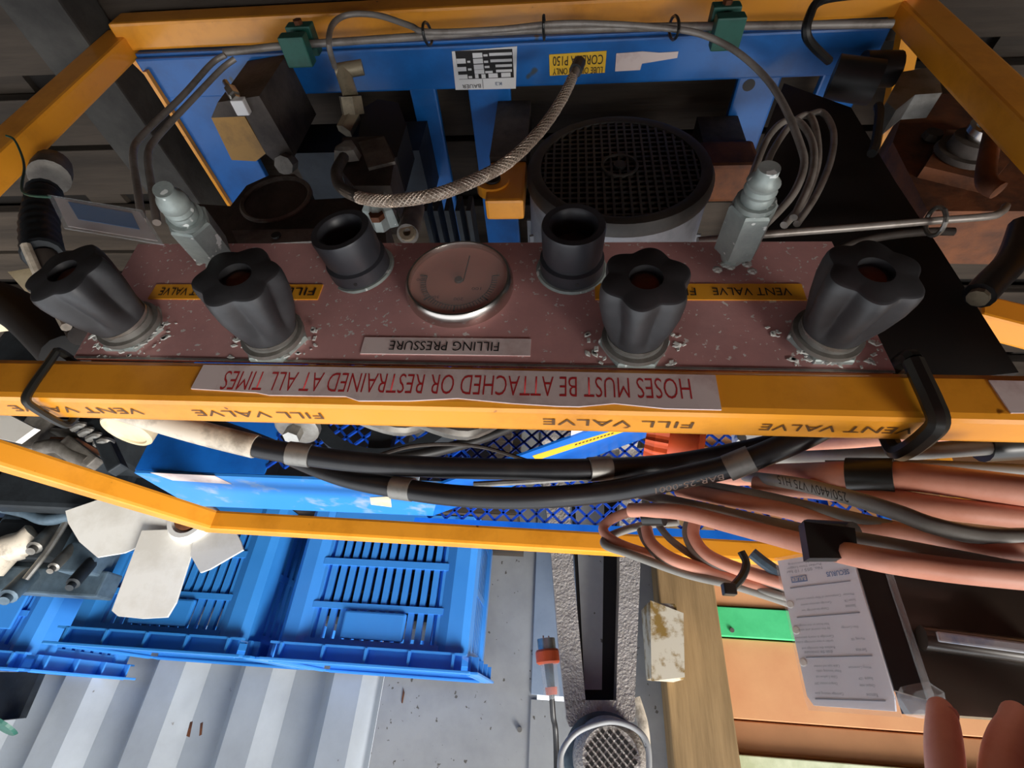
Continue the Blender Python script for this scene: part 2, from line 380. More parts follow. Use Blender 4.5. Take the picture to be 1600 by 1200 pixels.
def port(px, py, H, dx):
    o = P(px, py, Y=0); ax = V((dx, 1, 0)).normalized()
    b = mk().lathe(o, ax, [(0, .0255), (.013, .0255), (.014, .0222), (.0165, .0222), (.0175, .0235), (H-.002, .0243), (H, .0236), (H, .0185), (H-.003, .0162), (H-.022, .016), (H-.0225, .001)], 40).build('fill_port', 'black_plastic', FP, True)
    mk().lathe(o+V((dx*.01+.004, .0070, .0250)), (0, .15, 1), [(-.001, .0016), (.0006, .0016)], 10).build('hole', 'black_rubber', b)
    mk().lathe(o, ax, [(0, .029), (.0015, .0275)], 36).build('flange_ring', 'salt_steel', b)
port(565, 420, .042, -.10); port(893, 420, .045, -.0)
# gauge
g0 = P(719, 448, Y=0)
gz = mk().lathe(g0, FR, [(0, .0435), (.006, .0435), (.010, .0425), (.0120, .041), (.0120, .0395), (.010, .039), (.006, .039)], 64).build('gauge', 'chrome', FP, True, label='round pressure gauge with steel bezel')
mk().lathe(g0+V((0, .0055, 0)), FR, [(0, .0392), (.001, .0392)], 48).build('dial', 'gauge_face_red_reflection', gz)
yd = .0072
for i in range(41):
    a = radians(-10+200*i/40); r0 = .027; r1 = .031 if i % 10 else .033
    p0 = g0+V((cos(a)*r0, yd, sin(a)*r0)); p1 = g0+V((cos(a)*r1, yd, sin(a)*r1))
    mk().bar(p0, p1, .0005 if i % 10 else .0012, .0004, FR).build('tick_mark', 'black_ink', gz)
b = mk()
for i in range(40):
    a = radians(-10+200*i/40); a2 = radians(-10+200*(i+1)/40); r = .0268
    b.bar(g0+V((cos(a)*r, yd, sin(a)*r)), g0+V((cos(a2)*r, yd, sin(a2)*r)), .0004, .0004, FR)
b.build('scale_arc', 'black_ink', gz)
for s_, dx, dz in (('100', .019, .008), ('200', .006, .019), ('300', -.013, .017), ('400', -.027, -.002)):
    text(s_, g0+V((dx, yd, dz)), .0075, .003, XL, UP, 'black_ink', gz)
mk().bar(g0+V((.004, yd+.0012, .002)), g0+V((.006, yd+.0012, -.027)), .0009, .0005, FR).build('needle', 'black_ink', gz)
mk().lathe(g0+V((0, yd, .0)), FR, [(0, .0035), (.002, .003)], 16).build('needle_hub', 'black_ink', gz)
mk().lathe(g0+V((0, .0098, 0)), FR, [(0, .0392), (.0006, .0392)], 48).build('gauge_glass', 'glass', gz)
# relief valves on the panel's lower edge
def relief(base, top, lab):
    o = P(*base, Y=.0065); e = P(*top, Y=.088); ax = (e-o).normalized(); L = (e-o).length
    r = thing('relief_valve', o, lab, 'valve')
    mk().lathe(o, ax, [(0, .008), (.012, .012)], 16).build('stem', 'salt_steel', r)
    mk().lathe(o+ax*.010, ax, [(0, .0135), (.003, .0165), (.043, .0165), (.045, .015)], 6).build('hex_body', 'salt_steel', r)
    mk().lathe(o+ax*.055, ax, [(0, .0135), (.004, .0135), (.004, .0105), (.008, .011), (.010, .0098), (.013, .011), (.016, .0098), (.019, .011), (L-.062, .010), (L-.058, .007), (L-.052, .007)], 20).build('cap', 'salt_steel', r, True)
    for j in range(6):
        q = o+V((random.uniform(-.014, .014), .001, random.uniform(.004, .016)))
        mk().lathe(q, FR, [(0, .004), (.0007, .002)], 7).build('salt_crust', 'salt', r)
    return r
relief((340, 402), (258, 300), 'salt crusted hexagonal relief valve on the panel beside the hanging card tag')
relief((1143, 405), (1200, 268), 'salt crusted hexagonal relief valve on the panel in front of the coiled steel tubes')

# ------------------------------------------------------------------ blue base
BZ = -.565
def pz(x, y, z=BZ): return P(x, y, Z=z)
BB = thing('base_plate', (0, -.1, -.61), 'blue painted steel base with cut-outs and a worn nameplate', 'base')
yf = pz(700, 72).y; yb = pz(700, 140).y
mk().box((-.03, (yf+yb)/2, BZ-.006), (1.06, yf-yb, .012), bev=.003).build('front_flange', 'blue_paint', BB)
mk().box((-.03, yf+.001, BZ-.022), (1.06, .006, .03), bev=.002).build('front_lip', 'blue_paint', BB)
for (x0, x1, yend) in ((-.548, -.452, -.32), (-.155, -.115, -.46), (-.066, -.002, -.46), (.325, .385, -.22), (.44, .50, -.42)):
    mk().box(((x0+x1)/2, (yb+yend)/2+.002, BZ-.006), (x1-x0, yb-yend+.004, .012), bev=.003).build('bearer', 'blue_paint', BB)
mk().box((-.02, -.45, BZ-.006), (1.0, .05, .012), bev=.003).build('rear_flange', 'blue_paint', BB)
mk().bar((-.55, -.04, BZ+.002), (-.55, -.42, BZ+.002), .006, .012).build('edge_strip', 'yellow', BB)
for q in ((443, 102), (1170, 133), (1138, 220)):
    h = pz(*q); mk().lathe(h+V((0, 0, -.001)), UP, [(0, .0085), (.0014, .0085)], 16).build('bolt_hole', 'black_rubber', BB)
# nameplate
def flat(poly, z, h=.001): return [P(q[0], q[1], Z=z) for q in poly], (0, 0, h)
NP = mk().prism(*flat(((706, 80), (808, 72), (806, 138), (712, 140)), BZ+.0002)).build('nameplate', 'white_paper', BB, label='white and black maker plate with worn corners')
def rect(x0, x1, y0, y1, m_, z, name='print', par=None): 
    a = P(x0, y0, Z=z); b2 = P(x1, y1, Z=z); mk().box(((a.x+b2.x)/2, (a.y+b2.y)/2, z), (abs(a.x-b2.x), abs(a.y-b2.y), .0004)).build(name, m_, par)
z1 = BZ+.0014
rect(711, 803, 80, 121, 'black_ink', z1, 'print', NP)
for (x0, x1, y0, y1) in ((713, 728, 92, 99), (714, 729, 105, 111), (716, 731, 117, 123), (738, 754, 83, 90), (739, 755, 92, 99), (740, 756, 101, 108), (741, 757, 109, 115), (742, 748, 116, 122), (752, 759, 116, 122), (763, 778, 115, 121), (783, 798, 114, 120)):
    rect(x0, x1, y0, y1, 'white_paper', z1+.0004, 'print', NP)
for (x0, x1, yy) in ((755, 762, 85), (764, 800, 83), (756, 763, 95), (766, 800, 93), (757, 765, 103), (774, 800, 101), (758, 770, 111), (775, 800, 109), (730, 735, 95), (731, 737, 107), (732, 738, 119)):
    rect(x0, x1, yy, yy+3, 'white_paper', z1+.0004, 'print', NP)
rect(722, 752, 124, 137, 'white_paper', z1+.0004, 'print', NP)
ptext('BAUER', 751, 722, 131, 137, dict(Z=z1+.0008), 'black_ink', NP, yd=BK)
ptext('K3', 784, 774, 128, 133, dict(Z=z1+.0008), 'grey_ink', NP, yd=BK)
rect(754, 755, 124, 138, 'black_ink', z1+.0006, 'print', NP)
# yellow oil label
LBL = mk().prism(*flat(((858, 85), (948, 79), (945, 113), (859, 118)), BZ+.0002)).build('oil_label', 'yellow_label', BB)
ptext('CORENA P150', 943, 864, 85, 100, dict(Z=BZ+.0016), 'black_ink', LBL, yd=BK)
ptext('LUBE OIL USE ONLY', 942, 864, 104, 114, dict(Z=BZ+.0016), 'black_ink', LBL, yd=BK)
mk().prism(*flat(((963, 83), (1004, 80), (1030, 82), (1060, 80), (1058, 90), (1003, 99), (1000, 109), (961, 111)), BZ+.0002)).build('worn_label', 'white_sticker', BB)

# steel pipe along the base and its clamps
PY = .004
pp = path([(335, 92), (350, 82), (420, 74), (480, 69), (640, 58), (760, 50), (900, 45), (1040, 42), (1200, 40), (1395, 37)], PY)
r_ = SZ(pp[3], 5.5)
t = mk().tube(pp[1:], r_, 10, 4).build('steel_pipe', 'tube_steel', smooth=True); tag(t, 'long straight steel pipe running along the yellow base rail', 'pipe')
for q, lab in (((470, 66), 'green pipe clamp on the base rail beside the brass filler valve'), ((1133, 25), 'green pipe clamp on the base rail above the bolted blue bearer')):
    ce = P(q[0], {470: 69.7, 1133: 40.9}[q[0]], Y=PY); k_ = thing('pipe_clamp', ce, lab, 'clamp', 'green clamps on the base rail')
    mk().box(ce+V((0, .0, .0155)), (.034, .036, .018), bev=.002).build('clamp_half', 'green_clamp', k_)
    mk().box(ce+V((0, .0, -.0155)), (.034, .036, .018), bev=.002).build('clamp_half', 'green_clamp', k_)
    mk().lathe(ce+V((0, .018, -.0155)), FR, [(0, .006), (.005, .006)], 6).build('bolt', 'rust', k_)
# bent tube pair at the left
for k_, (dx, dy) in enumerate(((0, 0), (23, 3))):
    pts = path([(222+dx, 345+dy, .03), (214+dx, 290+dy, .03), (208+dx, 240+dy, .028), (222+dx, 212+dy, .02), (285+dx*.65, 150+dy*2, .012), (330+dx*.65, 100+dy*3, .012), (352+dx*.65, 86+dy*2, .016)])
    t = mk().tube(pts, SZ(pts[2], 5.2), 10, 6).build('bent_tube', 'tube_steel', smooth=True); tag(t, ('bent steel tube passing closest behind the card tag print', 'bent steel tube running between the card tag and the relief valve')[k_], 'tube', 'bent steel tubes beside the card tag')
# long thin tube from the brass valve, over the base to the right
pts = path([(523, 104, -.02), (514, 70, .020), (520, 38, .022), (545, 23, .022), (590, 24, .022), (640, 40, .020), (670, 50, .018), (780, 46, .018), (870, 37, .018), (960, 38, .018), (1050, 45, .018), (1100, 55, .016), (1150, 80, .010), (1195, 120, .002), (1225, 165, 0), (1250, 225, -.006), (1256, 260, -.01), (1238, 305, -.015), (1195, 352, -.02)])
t = mk().tube(pts, SZ(pts[8], 4.6), 10, 6).build('capillary_tube', 'tube_steel', smooth=True); tag(t, 'thin steel tube looping from the brass valve along the base rail', 'tube')
for k_, q in enumerate(((668, 56.2, 50), (850, 46.8, 39.5), (1053, 41.9, 45))):
    A_, B_ = P(q[0], q[1], Y=PY), P(q[0], q[2], Y=.018); A_.x = B_.x = (A_.x+B_.x)/2; ce = (A_+B_)/2; mj = (B_-A_).normalized(); mn = V((1, 0, 0)).cross(mj); ml = (B_-A_).length/2; b = mk()
    b.tube([ce+mj*(ml+.0105)*cos(a)+mn*.0118*sin(a) for a in [2*pi*i/20 for i in range(21)]], .0018, 6, 2, False)
    t = b.build('cable_tie', 'tape'); tag(t, ('small black cable tie on the pipe between brass valve and nameplate', 'small black cable tie on the pipe between nameplate and yellow oil label', 'small black cable tie on the pipe beside the worn white label')[k_], 'cable tie', 'cable ties along the base pipe')
# coil of tubes at the right
for k_, pts in enumerate(([(1168, 300), (1180, 262), (1200, 215), (1225, 190), (1250, 192), (1270, 225), (1268, 275), (1240, 340)], [(1195, 275), (1205, 240), (1235, 195), (1262, 180), (1275, 205), (1277, 255), (1255, 315), (1225, 352)], [(1262, 180), (1285, 176), (1302, 205), (1298, 250), (1275, 305), (1245, 350)])):
    q = path(pts, -.03-.0145*k_); t = mk().tube(q, SZ(q[3], 5.2), 10, 6).build('coiled_tube', 'tube_steel', smooth=True); tag(t, ('innermost loop of the coiled steel tubes behind the salt crusted relief valve', 'middle loop of the coiled steel tubes against the black plate', 'outermost loop of the coiled steel tubes against the black plate')[k_], 'tube', 'coiled steel tubes')
q = path([(1090, 376, -.02), (1200, 366, -.02), (1330, 356, -.02), (1460, 345, -.02), (1545, 338, -.02), (1566, 330, -.024), (1572, 322, -.03)]); t = mk().tube(q, SZ(q[2], 6), 10, 6).build('cross_tube', 'tube_steel', smooth=True); tag(t, 'brown steel tube running across behind the panel to the rusty block', 'tube')
b = mk().tube([P(1462, 346, Y=-.02)+V((0, .012*cos(a), .012*sin(a))) for a in [2*pi*i/10 for i in range(11)]], .002, 6, 2, False).build('tube_clip', 'steel', t)
q = path([(1305, 392), (1340, 378), (1390, 368), (1450, 362), (1490, 362)], -.047); t = mk().tube(q, SZ(q[2], 6.5), 10, 6).build('short_tube', 'cast', smooth=True); tag(t, 'short brown hose end curving out behind the panel corner', 'tube')

# ------------------------------------------------------------------ electric motor
MC = V((.150, -.10, -.385)); MR = .119
MO = thing('electric_motor', (MC.x, -.25, -.565), 'grey electric motor with black grilled fan cover facing out', 'motor')
mk().lathe(MC+V((0, -.012, 0)), BK, [(0, .1165), (.09, .1165), (.095, .112), (.25, .112), (.27, .09)], 48).build('body', 'motor_grey', MO, True)
for i in range(22):
    a = 2*pi*i/22; d = V((cos(a), 0, sin(a)))
    mk().bar(MC+V((0, -.08, 0))+d*.116, MC+V((0, -.27, 0))+d*.116, .004, .012, d).build('cooling_fin', 'motor_grey', MO)
mk().lathe(MC+V((0, -.012, 0)), FR, [(0, .1195), (.008, .1195), (.016, .115), (.018, .108), (.016, .101), (.006, .100)], 64).build('fan_cover', 'motor_black', MO, True)
mk().lathe(MC+V((0, -.0115, 0)), FR, [(0, .1), (.002, .1)], 40).build('fan_back', 'black_rubber', MO)
b = mk(); R = .100; n = 19
for i in range(n):
    u = -R+2*R*(i+.5)/n; h = sqrt(R*R-u*u)
    b.bar(MC+V((u, .0, -h)), MC+V((u, .0, h)), .0028, .007, FR)
    b.bar(MC+V((-h, -.001, u)), MC+V((h, -.001, u)), .0034, .006, FR)
b.build('grille', 'motor_black', MO)
mk().lathe(MC+V((0, .001, 0)), FR, [(0, .024), (.004, .024), (.004, .021), (.0, .021)], 28, caps=False).build('hub_ring', 'motor_black', MO)
mk().lathe(MC+V((0, .001, 0)), FR, [(0, .008), (.005, .008)], 16).build('hub_boss', 'black_rubber', MO)
mk().box(MC+V((.02, -.16, -.145)), (.16, .16, .07), bev=.004).build('foot', 'cast', MO)
# yellow motor mount left, rusty block right
a = P(795, 290, Y=-.12)
MM = thing('motor_mount', a+V((0, 0, -.04)), 'yellow slotted motor mount bracket bolted beside the electric motor', 'bracket')
mk().box((.0035, a.y-.004, a.z+.004), (.05, .03, .085), bev=.004).build('bracket_plate', 'yellow', MM)
mk().lathe(a+V((-.02, .01, .006)), FR, [(-.012, .022), (.004, .022)], 20).build('lug', 'yellow', MM)
mk().lathe(a+V((-.02, .015, .008)), FR, [(0, .011), (.003, .011)], 16).build('slot', 'black_rubber', MM)
mk().lathe(a+V((-.02, .018, .002)), FR, [(0, .008), (.006, .008)], 6).build('bolt', 'rust', MM)
mk().box((.003, a.y-.008, (a.z-.04+BZ+.001)/2), (.05, .05, a.z-.04-BZ-.001)).build('support', 'cast', MM)
a = P(1142, 268, Y=-.16); t = mk().box(a+V((-.01, 0, 0)), (.075, .06, .06), bev=.006).build('rusty_bracket', 'rust'); tag(t, 'rusty steel bracket block against the side of the electric motor', 'bracket')
t2 = mk().box((a.x-.01, a.y, (a.z-.03+BZ+.0025)/2), (.06, .05, a.z-.03-BZ-.0025)).build('support', 'cast', t)

# ------------------------------------------------------------------ compressor block (left) and its fittings
CB = thing('compressor_block', P(420, 330, Y=-.1)+V((0, -.08, -.2)), 'dirty cast compressor crankcase with a round recess behind the panel', 'compressor')
def qd(pts, Y, ext, name, m_, par, smooth=False):
    return mk().prism([P(x, y_, Y=Y) for x, y_ in pts], (0, ext, 0)).build(name, m_, par, smooth)
qd(((300, 318), (360, 322), (385, 290), (420, 274), (460, 272), (482, 290), (488, 312), (560, 308), (600, 330), (605, 395), (330, 395), (300, 360)), -.06, -.12, 'crankcase', 'cast', CB)
a = P(432, 312, Y=-.06); rr = SZ(a, 56)
mk().lathe(a+V((0, -.002, 0)), FR, [(0, rr), (.004, rr), (.006, rr*.95), (.004, rr*.88), (-.03, rr*.8)], 40).build('bearing_ring', 'cast_grey', CB, True)
mk().lathe(a+V((0, -.03, 0)), FR, [(0, rr*.82), (.003, rr*.82)], 32).build('recess', 'cast', CB)
mk().bar(a+V((-rr*.7, -.012, .03)), a+V((rr*.5, -.012, -.04)), .006, .008, FR).build('rib', 'cast_grey', CB)
qd(((362, 360), (500, 357), (503, 376), (372, 383)), -.045, -.02, 'flange', 'cast_grey', CB)
h = P(432, 369, Y=-.044); mk().lathe(h, FR, [(0, .005), (.002, .005)], 12).build('bolt_hole', 'black_rubber', CB)
mk().lathe(P(600, 345, Y=-.05), FR, [(0, .018), (.02, .016), (.03, .009)], 14, mod=lambda t, h: 1+.15*sin(5*t)).build('oil_plug', 'salt_steel', CB)
mk().lathe(P(590, 341, Y=-.034), FR, [(0, .008), (.006, .008)], 6).build('bolt', 'rust', CB)
mk().cyl(P(637, 366, Y=-.04), P(648, 325, Y=-.06), .011).build('drain_stub', 'cast_grey', CB, True)
mk().lathe(P(637, 364, Y=-.038), (0, .6, .4), [(0, .009), (.003, .008), (.003, .004), (.0, .004)], 14).build('stub_end', 'brass', CB)
for i in range(5):
    mk().box(P(676+i*16, 374, Y=-.16)+V((0, 0, -.01)), (.006, .10, .03)).build('cooling_fin', 'engine_dark', CB)
mk().box((CB.location.x+.06, CB.location.y, BZ+.0415), (.20, .10, .08)).build('sump', 'engine_dark', CB)
# tan valve block with dark cylinder
TB = thing('separator', P(370, 250, Y=-.12)+V((0, 0, -.1)), 'tan painted valve block beside a dark square oil separator', 'separator')
zt = -.46
mk().prism([P(q[0], q[1], Z=zt) for q in ((330, 184), (382, 182), (415, 240), (400, 252), (362, 250))], (0, 0, -.1)).build('valve_block', 'tan_paint', TB)
mk().prism([P(q[0], q[1], Z=zt+.012) for q in ((340, 160), (405, 150), (460, 245), (436, 258), (415, 240), (384, 182), (330, 184))], (0, 0, -.115)).build('housing', 'cast', TB)
a = P(352, 128, Z=-.50); e = P(377, 166, Z=zt+.015)
mk().tube([a, e], .004, 8, 1).build('needle_tube', 'steel', TB)
mk().lathe(P(360, 140, Z=-.47), e-a, [(0, .008), (.02, .008), (.022, .006), (.03, .006)], 6).build('hex_fitting', 'steel', TB)
mk().box(e, (.018, .02, .012), bev=.002).build('tag_nut', 'white_paper', TB)
mk().lathe(P(452, 252, Z=zt+.01), (0, .3, 1), [(0, .014), (.02, .014)], 8).build('port_nut', 'cast_grey', TB)
# brass filler valve + black regulator
RV = thing('regulator', P(575, 220, Y=-.09)+V((0, 0, -.1)), 'black regulator body under a brass tee valve at the blue base', 'regulator')
Yr = -.03
def cylp(a, b, Ya, Yb, px, name, m_, n=16, r2=None):
    A = P(*a, Y=Ya); B_ = P(*b, Y=Yb); mk().cyl(A, B_, SZ(A, px), SZ(B_, r2 or px), n).build(name, m_, RV, n > 8)
cylp((525, 112), (567, 105), Yr, Yr, 11, 'tee_arm', 'brass')
cylp((535, 110), (548, 150), Yr, Yr-.02, 12, 'tee_body', 'brass')
cylp((547, 150), (552, 178), Yr-.02, Yr-.04, 18, 'hex_joint', 'brass', 6)
cylp((552, 178), (538, 205), Yr-.04, Yr-.05, 13, 'hex_joint', 'brass', 6)
qd(((565, 170), (590, 155), (622, 160), (635, 195), (620, 245), (590, 262), (560, 215)), -.07, -.05, 'diaphragm_housing', 'black_plate', RV)
qd(((535, 215), (600, 212), (617, 245), (610, 290), (552, 290), (530, 262)), -.05, -.07, 'body', 'cast', RV)
qd(((560, 222), (600, 213), (617, 252), (575, 262)), -.046, -.004, 'face_plate', 'cast_grey', RV)
mk().lathe(P(545, 243, Y=-.045), FR, [(0, .016), (.012, .012), (.014, .006)], 10, mod=lambda t, h: 1+.2*sin(3*t)).build('inlet_boss', 'cast_grey', RV)
# braided hose
q = path([(537, 246, -.03), (526, 268, -.02), (532, 292, -.015), (560, 308, -.01), (610, 314, -.005), (680, 304, 0), (740, 282, 0), (795, 252, 0), (845, 203, -.005), (878, 155, -.01), (895, 120, -.015), (905, 98, -.02)])
BH = thing('braided_hose', q[6], 'steel braided hose arching in front of the motor to the oil label', 'hose')
mk().tube(q, SZ(q[5], 9), 12, 10).build('hose_core', 'braid', BH, True)
mk().tube(q[:4], SZ(q[5], 10), 10, 5).build('rubber_end', 'cast', BH, True)
b = mk(); qq = []
for i in range(3, len(q)-2):
    for k_ in range(14): 
        t_ = k_/14; p0, p1, p2, p3 = q[i-1], q[i], q[i+1], q[min(i+2, len(q)-1)]
        qq.append(.5*((2*p1)+(p2-p0)*t_+(2*p0-5*p1+4*p2-p3)*t_*t_+(3*p1-p0-3*p2+p3)*t_**3))
for ph in range(8):
    for sg in (1, -1):
        pts = []
        for i, p in enumerate(qq):
            tg = (qq[min(i+1, len(qq)-1)]-qq[max(i-1, 0)]).normalized(); nx = tg.cross(V((0, 1, .3))).normalized(); ny = tg.cross(nx)
            a = sg*i*.55+ph*pi/4; R = SZ(q[5], 9.2); pts.append(p+nx*R*cos(a)+ny*R*sin(a))
        b.tube(pts, .0008, 4, 1)
b.build('braid', 'braid_wire', BH, kind='stuff')
mk().tube([q[-1]+(q[-2]-q[-1])*.6, q[-1]], SZ(q[-1], 10), 12, 1).build('end_ferrule', 'black_rubber', BH)

# ------------------------------------------------------------------ right-hand dark machinery
BPL = thing('side_plate', P(1400, 480, Y=-.07)+V((0, 0, -.2)), 'black steel plate standing behind the right corner of the panel', 'plate')
qd(((1225, 130), (1330, 168), (1400, 285), (1470, 390), (1592, 582), (1420, 600), (1200, 590), (1150, 330)), -.07, -.02, 'plate', 'black_plate', BPL)
RB = thing('rusty_block', P(1500, 250, Y=-.05)+V((0, 0, -.1)), 'rusty brown steel block with a shiny hex fitting by the frame post', 'block')
qd(((1418, 158), (1440, 148), (1640, 140), (1660, 330), (1450, 330), (1395, 222)), -.11, -.08, 'block', 'rust', RB)
qd(((1480, 203), (1555, 200), (1580, 250), (1550, 285), (1445, 260)), -.095, -.016, 'boss', 'rust', RB)
a = P(1508, 240, Y=-.094)
mk().lathe(a, FR, [(0, .034), (.006, .032), (.006, .024), (.02, .023)], 24).build('collar', 'cast', RB, True)
mk().lathe(a+V((.004, .018, 0)), FR, [(0, .016), (.008, .016), (.009, .019), (.016, .019), (.017, .014), (.024, .013)], 20).build('fitting', 'chrome', RB, True)
mk().tube([a+V((.004, .045, 0)), P(1540, 275, Y=-.05), P(1560, 298, Y=-.05)], .009, 10, 6).build('elbow', 'rust', RB, True)
mk().lathe(P(1455, 215, Y=-.108), FR, [(0, .012), (.008, .01)], 12).build('bolt', 'cast', RB)
CL = thing('filter_canister', P(1370, 110, Y=-.06)+V((0, 0, -.08)), 'black canister with a worn grey clamp behind the rusty block', 'canister')
a = P(1395, 85, Y=-.05); e = P(1310, 120, Y=-.09)
mk().cyl(P(1400, 108, Y=-.056), P(1345, 108, Y=-.056), .021).build('canister', 'black_rubber', CL, True)
mk().cyl(P(1370, 130, Y=-.06), P(1300, 120, Y=-.06), .026).build('canister', 'black_rubber', CL, True)
qd(((1385, 160), (1410, 112), (1484, 100), (1468, 122), (1472, 145), (1430, 148), (1400, 172)), -.045, -.03, 'clamp', 'dull_steel', CL)
mk().tube(path([(1372, 165), (1374, 180), (1368, 225), (1362, 240)], -.05), .005, 8, 5).build('drain_tube', 'black_rubber', CL, True)
mk().tube(path([(1355, -10, .034), (1285, 0, .032), (1265, 25, .028), (1262, 60, .01), (1295, 95, -.03)]), .005, 8, 6).build('wire', 'black_rubber', CL, True)
# short yellow stub and hose at right edge
a = P(1578, 508, Y=-.12); t = mk().bar(a+V((-.03, 0, -.015)), a+V((.03, 0, .01)), .03, .03, FR, .003).build('yellow_bracket', 'yellow'); tag(t, 'short yellow steel bracket beyond the black side plate', 'bracket')
q = path([(1600, 355), (1582, 405), (1550, 440), (1530, 462)], -.05); t = mk().tube(q, .012, 12, 6).build('dark_hose', 'black_hose', smooth=True); tag(t, 'dark hose dropping behind the black side plate near the yellow bracket', 'hose')
mk().cyl(P(1527, 467, Y=-.05), P(1531, 461, Y=-.05), .008, n=10).build('hose_tip', 'brass', t)

# ------------------------------------------------------------------ left: hose, tag, extras
q = path([(82, 262, -.03), (70, 300, -.02), (62, 350, -.01), (68, 400, 0), (88, 445, -.012), (114, 495, -.028), (130, 524, -.03)])
LH = thing('ribbed_hose', q[0], 'dark hose with a ribbed blue ferrule beside the hanging card tag', 'hose')
mk().tube(q[3:], SZ(q[4], 19), 14, 6).build('hose', 'cast', LH, True)
mk().tube(q[1:4], lambda u: SZ(q[2], 24)*(1+.08*sin(u*60)), 14, 14).build('ferrule', 'engine_dark', LH, True)
mk().lathe(q[0], q[1]-q[0], [(-.02, .010), (-.01, .018), (.01, .020), (.03, .020)], 18).build('end_cap', 'cast_grey', LH, True)
mk().tube([p+V((-.0, .016, .004)) for p in q[3:]], SZ(q[4], 7), 8, 6).build('stripe', 'hose_white', LH, True)
TG = thing('card_tag', P(165, 340, Y=.05), 'plastic covered card tag with blue print hanging on a wire', 'tag')
mk().prism([P(x, y_, Y=.055) for x, y_ in ((74, 304), (222, 328), (256, 382), (100, 356))], (0, -.0012, 0)).build('sleeve', 'clear_plastic', TG)
mk().prism([P(x, y_, Y=.0535) for x, y_ in ((84, 308), (218, 331), (246, 376), (106, 353))], (0, -.0006, 0)).build('card', 'white_sticker', TG)
mk().prism([P(x, y_, Y=.0543) for x, y_ in ((106, 315), (206, 333), (218, 358), (122, 342))], (0, -.0005, 0)).build('print', 'blue_ink', TG)
mk().tube([P(10, 212, Y=.006), P(22, 218, Y=.008), P(33, 240, Y=.008), P(38, 262, Y=.015), P(36, 300, Y=.03), P(78, 308, Y=.054)], .0012, 6, 6).build('wire', 'green_clamp', TG, True)
q = path([(-40, 455, -.10), (20, 480, -.095), (60, 510, -.09), (105, 555, -.085)]); t = mk().tube(q, .022, 14, 6).build('rubber_boot', 'black_boot', smooth=True); tag(t, 'thick black rubber boot under the yellow rail next to the left valve', 'hose')
a = P(35, 440, Y=-.25); t = mk().prism([P(x, y_, Y=-.25) for x, y_ in ((12, 425), (52, 418), (42, 458))], (0, -.02, 0)).build('plastic_offcut', 'cream'); tag(t, 'small cream triangular offcut behind the black boot', 'offcut')
t = mk().prism([P(x, y_, Y=-.25) for x, y_ in ((-20, 485), (14, 490), (12, 502), (-20, 506))], (0, -.02, 0)).build('plastic_strip', 'cream'); tag(t, 'narrow cream plastic strip behind the black boot', 'offcut')

# ------------------------------------------------------------------ belt guard behind the rail
BG = thing('belt_guard', (0, -.43, -.56), 'bright blue belt guard with expanded metal mesh and sloping top band', 'guard')
Zb = -.05; Y0, Y1 = -.36, -.50
A0 = P(190, 737, Z=Zb); A1 = P(600, 756, Z=Zb); A2 = P(680, 806, Z=Zb); A3 = P(330, 790, Z=Zb)
Xl = -.545; Xk = P(725, 790, Z=Zb).x
mk().prism([(Xl, Y0, Zb), (Xk-.02, Y0, Zb), (Xk-.06, Y1, Zb), (Xl, Y1, Zb)], (0, 0, -.004)).build('top_band', 'blue_guard_worn', BG)
Xe = .30; Ze = Zb-(Xe-Xk)*.46
mk().prism([(Xk-.02, Y0, Zb), (Xe, Y0, Ze), (Xe-.04, Y1, Ze), (Xk-.06, Y1, Zb)], (0, 0, -.004)).build('sloping_band', 'blue_guard', BG)
mk().box(((Xl-.345)/2, Y0-.001, Zb-.13), (-.345-Xl, .003, .25)).build('side_sheet', 'blue_guard', BG)
mk().box((Xl, (Y0+Y1)/2, Zb-.13), (.003, Y0-Y1, .25)).build('end_sheet', 'blue_guard', BG)
# pale tape patch and label stripe on the bands
mk().prism([P(x, y_, Z=Zb+.0004) for x, y_ in ((235, 738), (335, 743), (362, 756), (270, 750))], (0, 0, .0006)).build('tape_patch', 'white_sticker', BG)
mk().prism([P(x, y_, Z=Zb+.0004) for x, y_ in ((578, 777), (610, 775), (612, 792), (580, 788))], (0, 0, .0006)).build('tape_patch', 'cream', BG)
def onslope(px, py):
    d = ray(px, py); n_ = V((.46, 0, 1)); p0 = V((Xk-.02, Y0, Zb+.0008)); return CAM+d*((p0-CAM).dot(n_)/d.dot(n_))
ls = mk().prism([onslope(*q) for q in ((832, 712), (975, 667), (985, 671), (838, 719))], (0, 0, .0006)).build('label_stripe', 'yellow_label', BG)
mk().prism([onslope(*q) for q in ((893, 665), (930, 664), (892, 682))], (0, 0, .0006)).build('label_corner', 'white_paper', BG)
nn = V((.46, 0, 1)).normalized()
for k_ in range(11):
    u0, u1 = k_/11, (k_+.6)/11; a, b_ = onslope(958-62*u0, 676+19*u0), onslope(958-62*u1, 676+19*u1)
    mk().bar(a+nn*.0009, b_+nn*.0009, .0035, .0004, nn).build('print', 'brown_ink', BG)
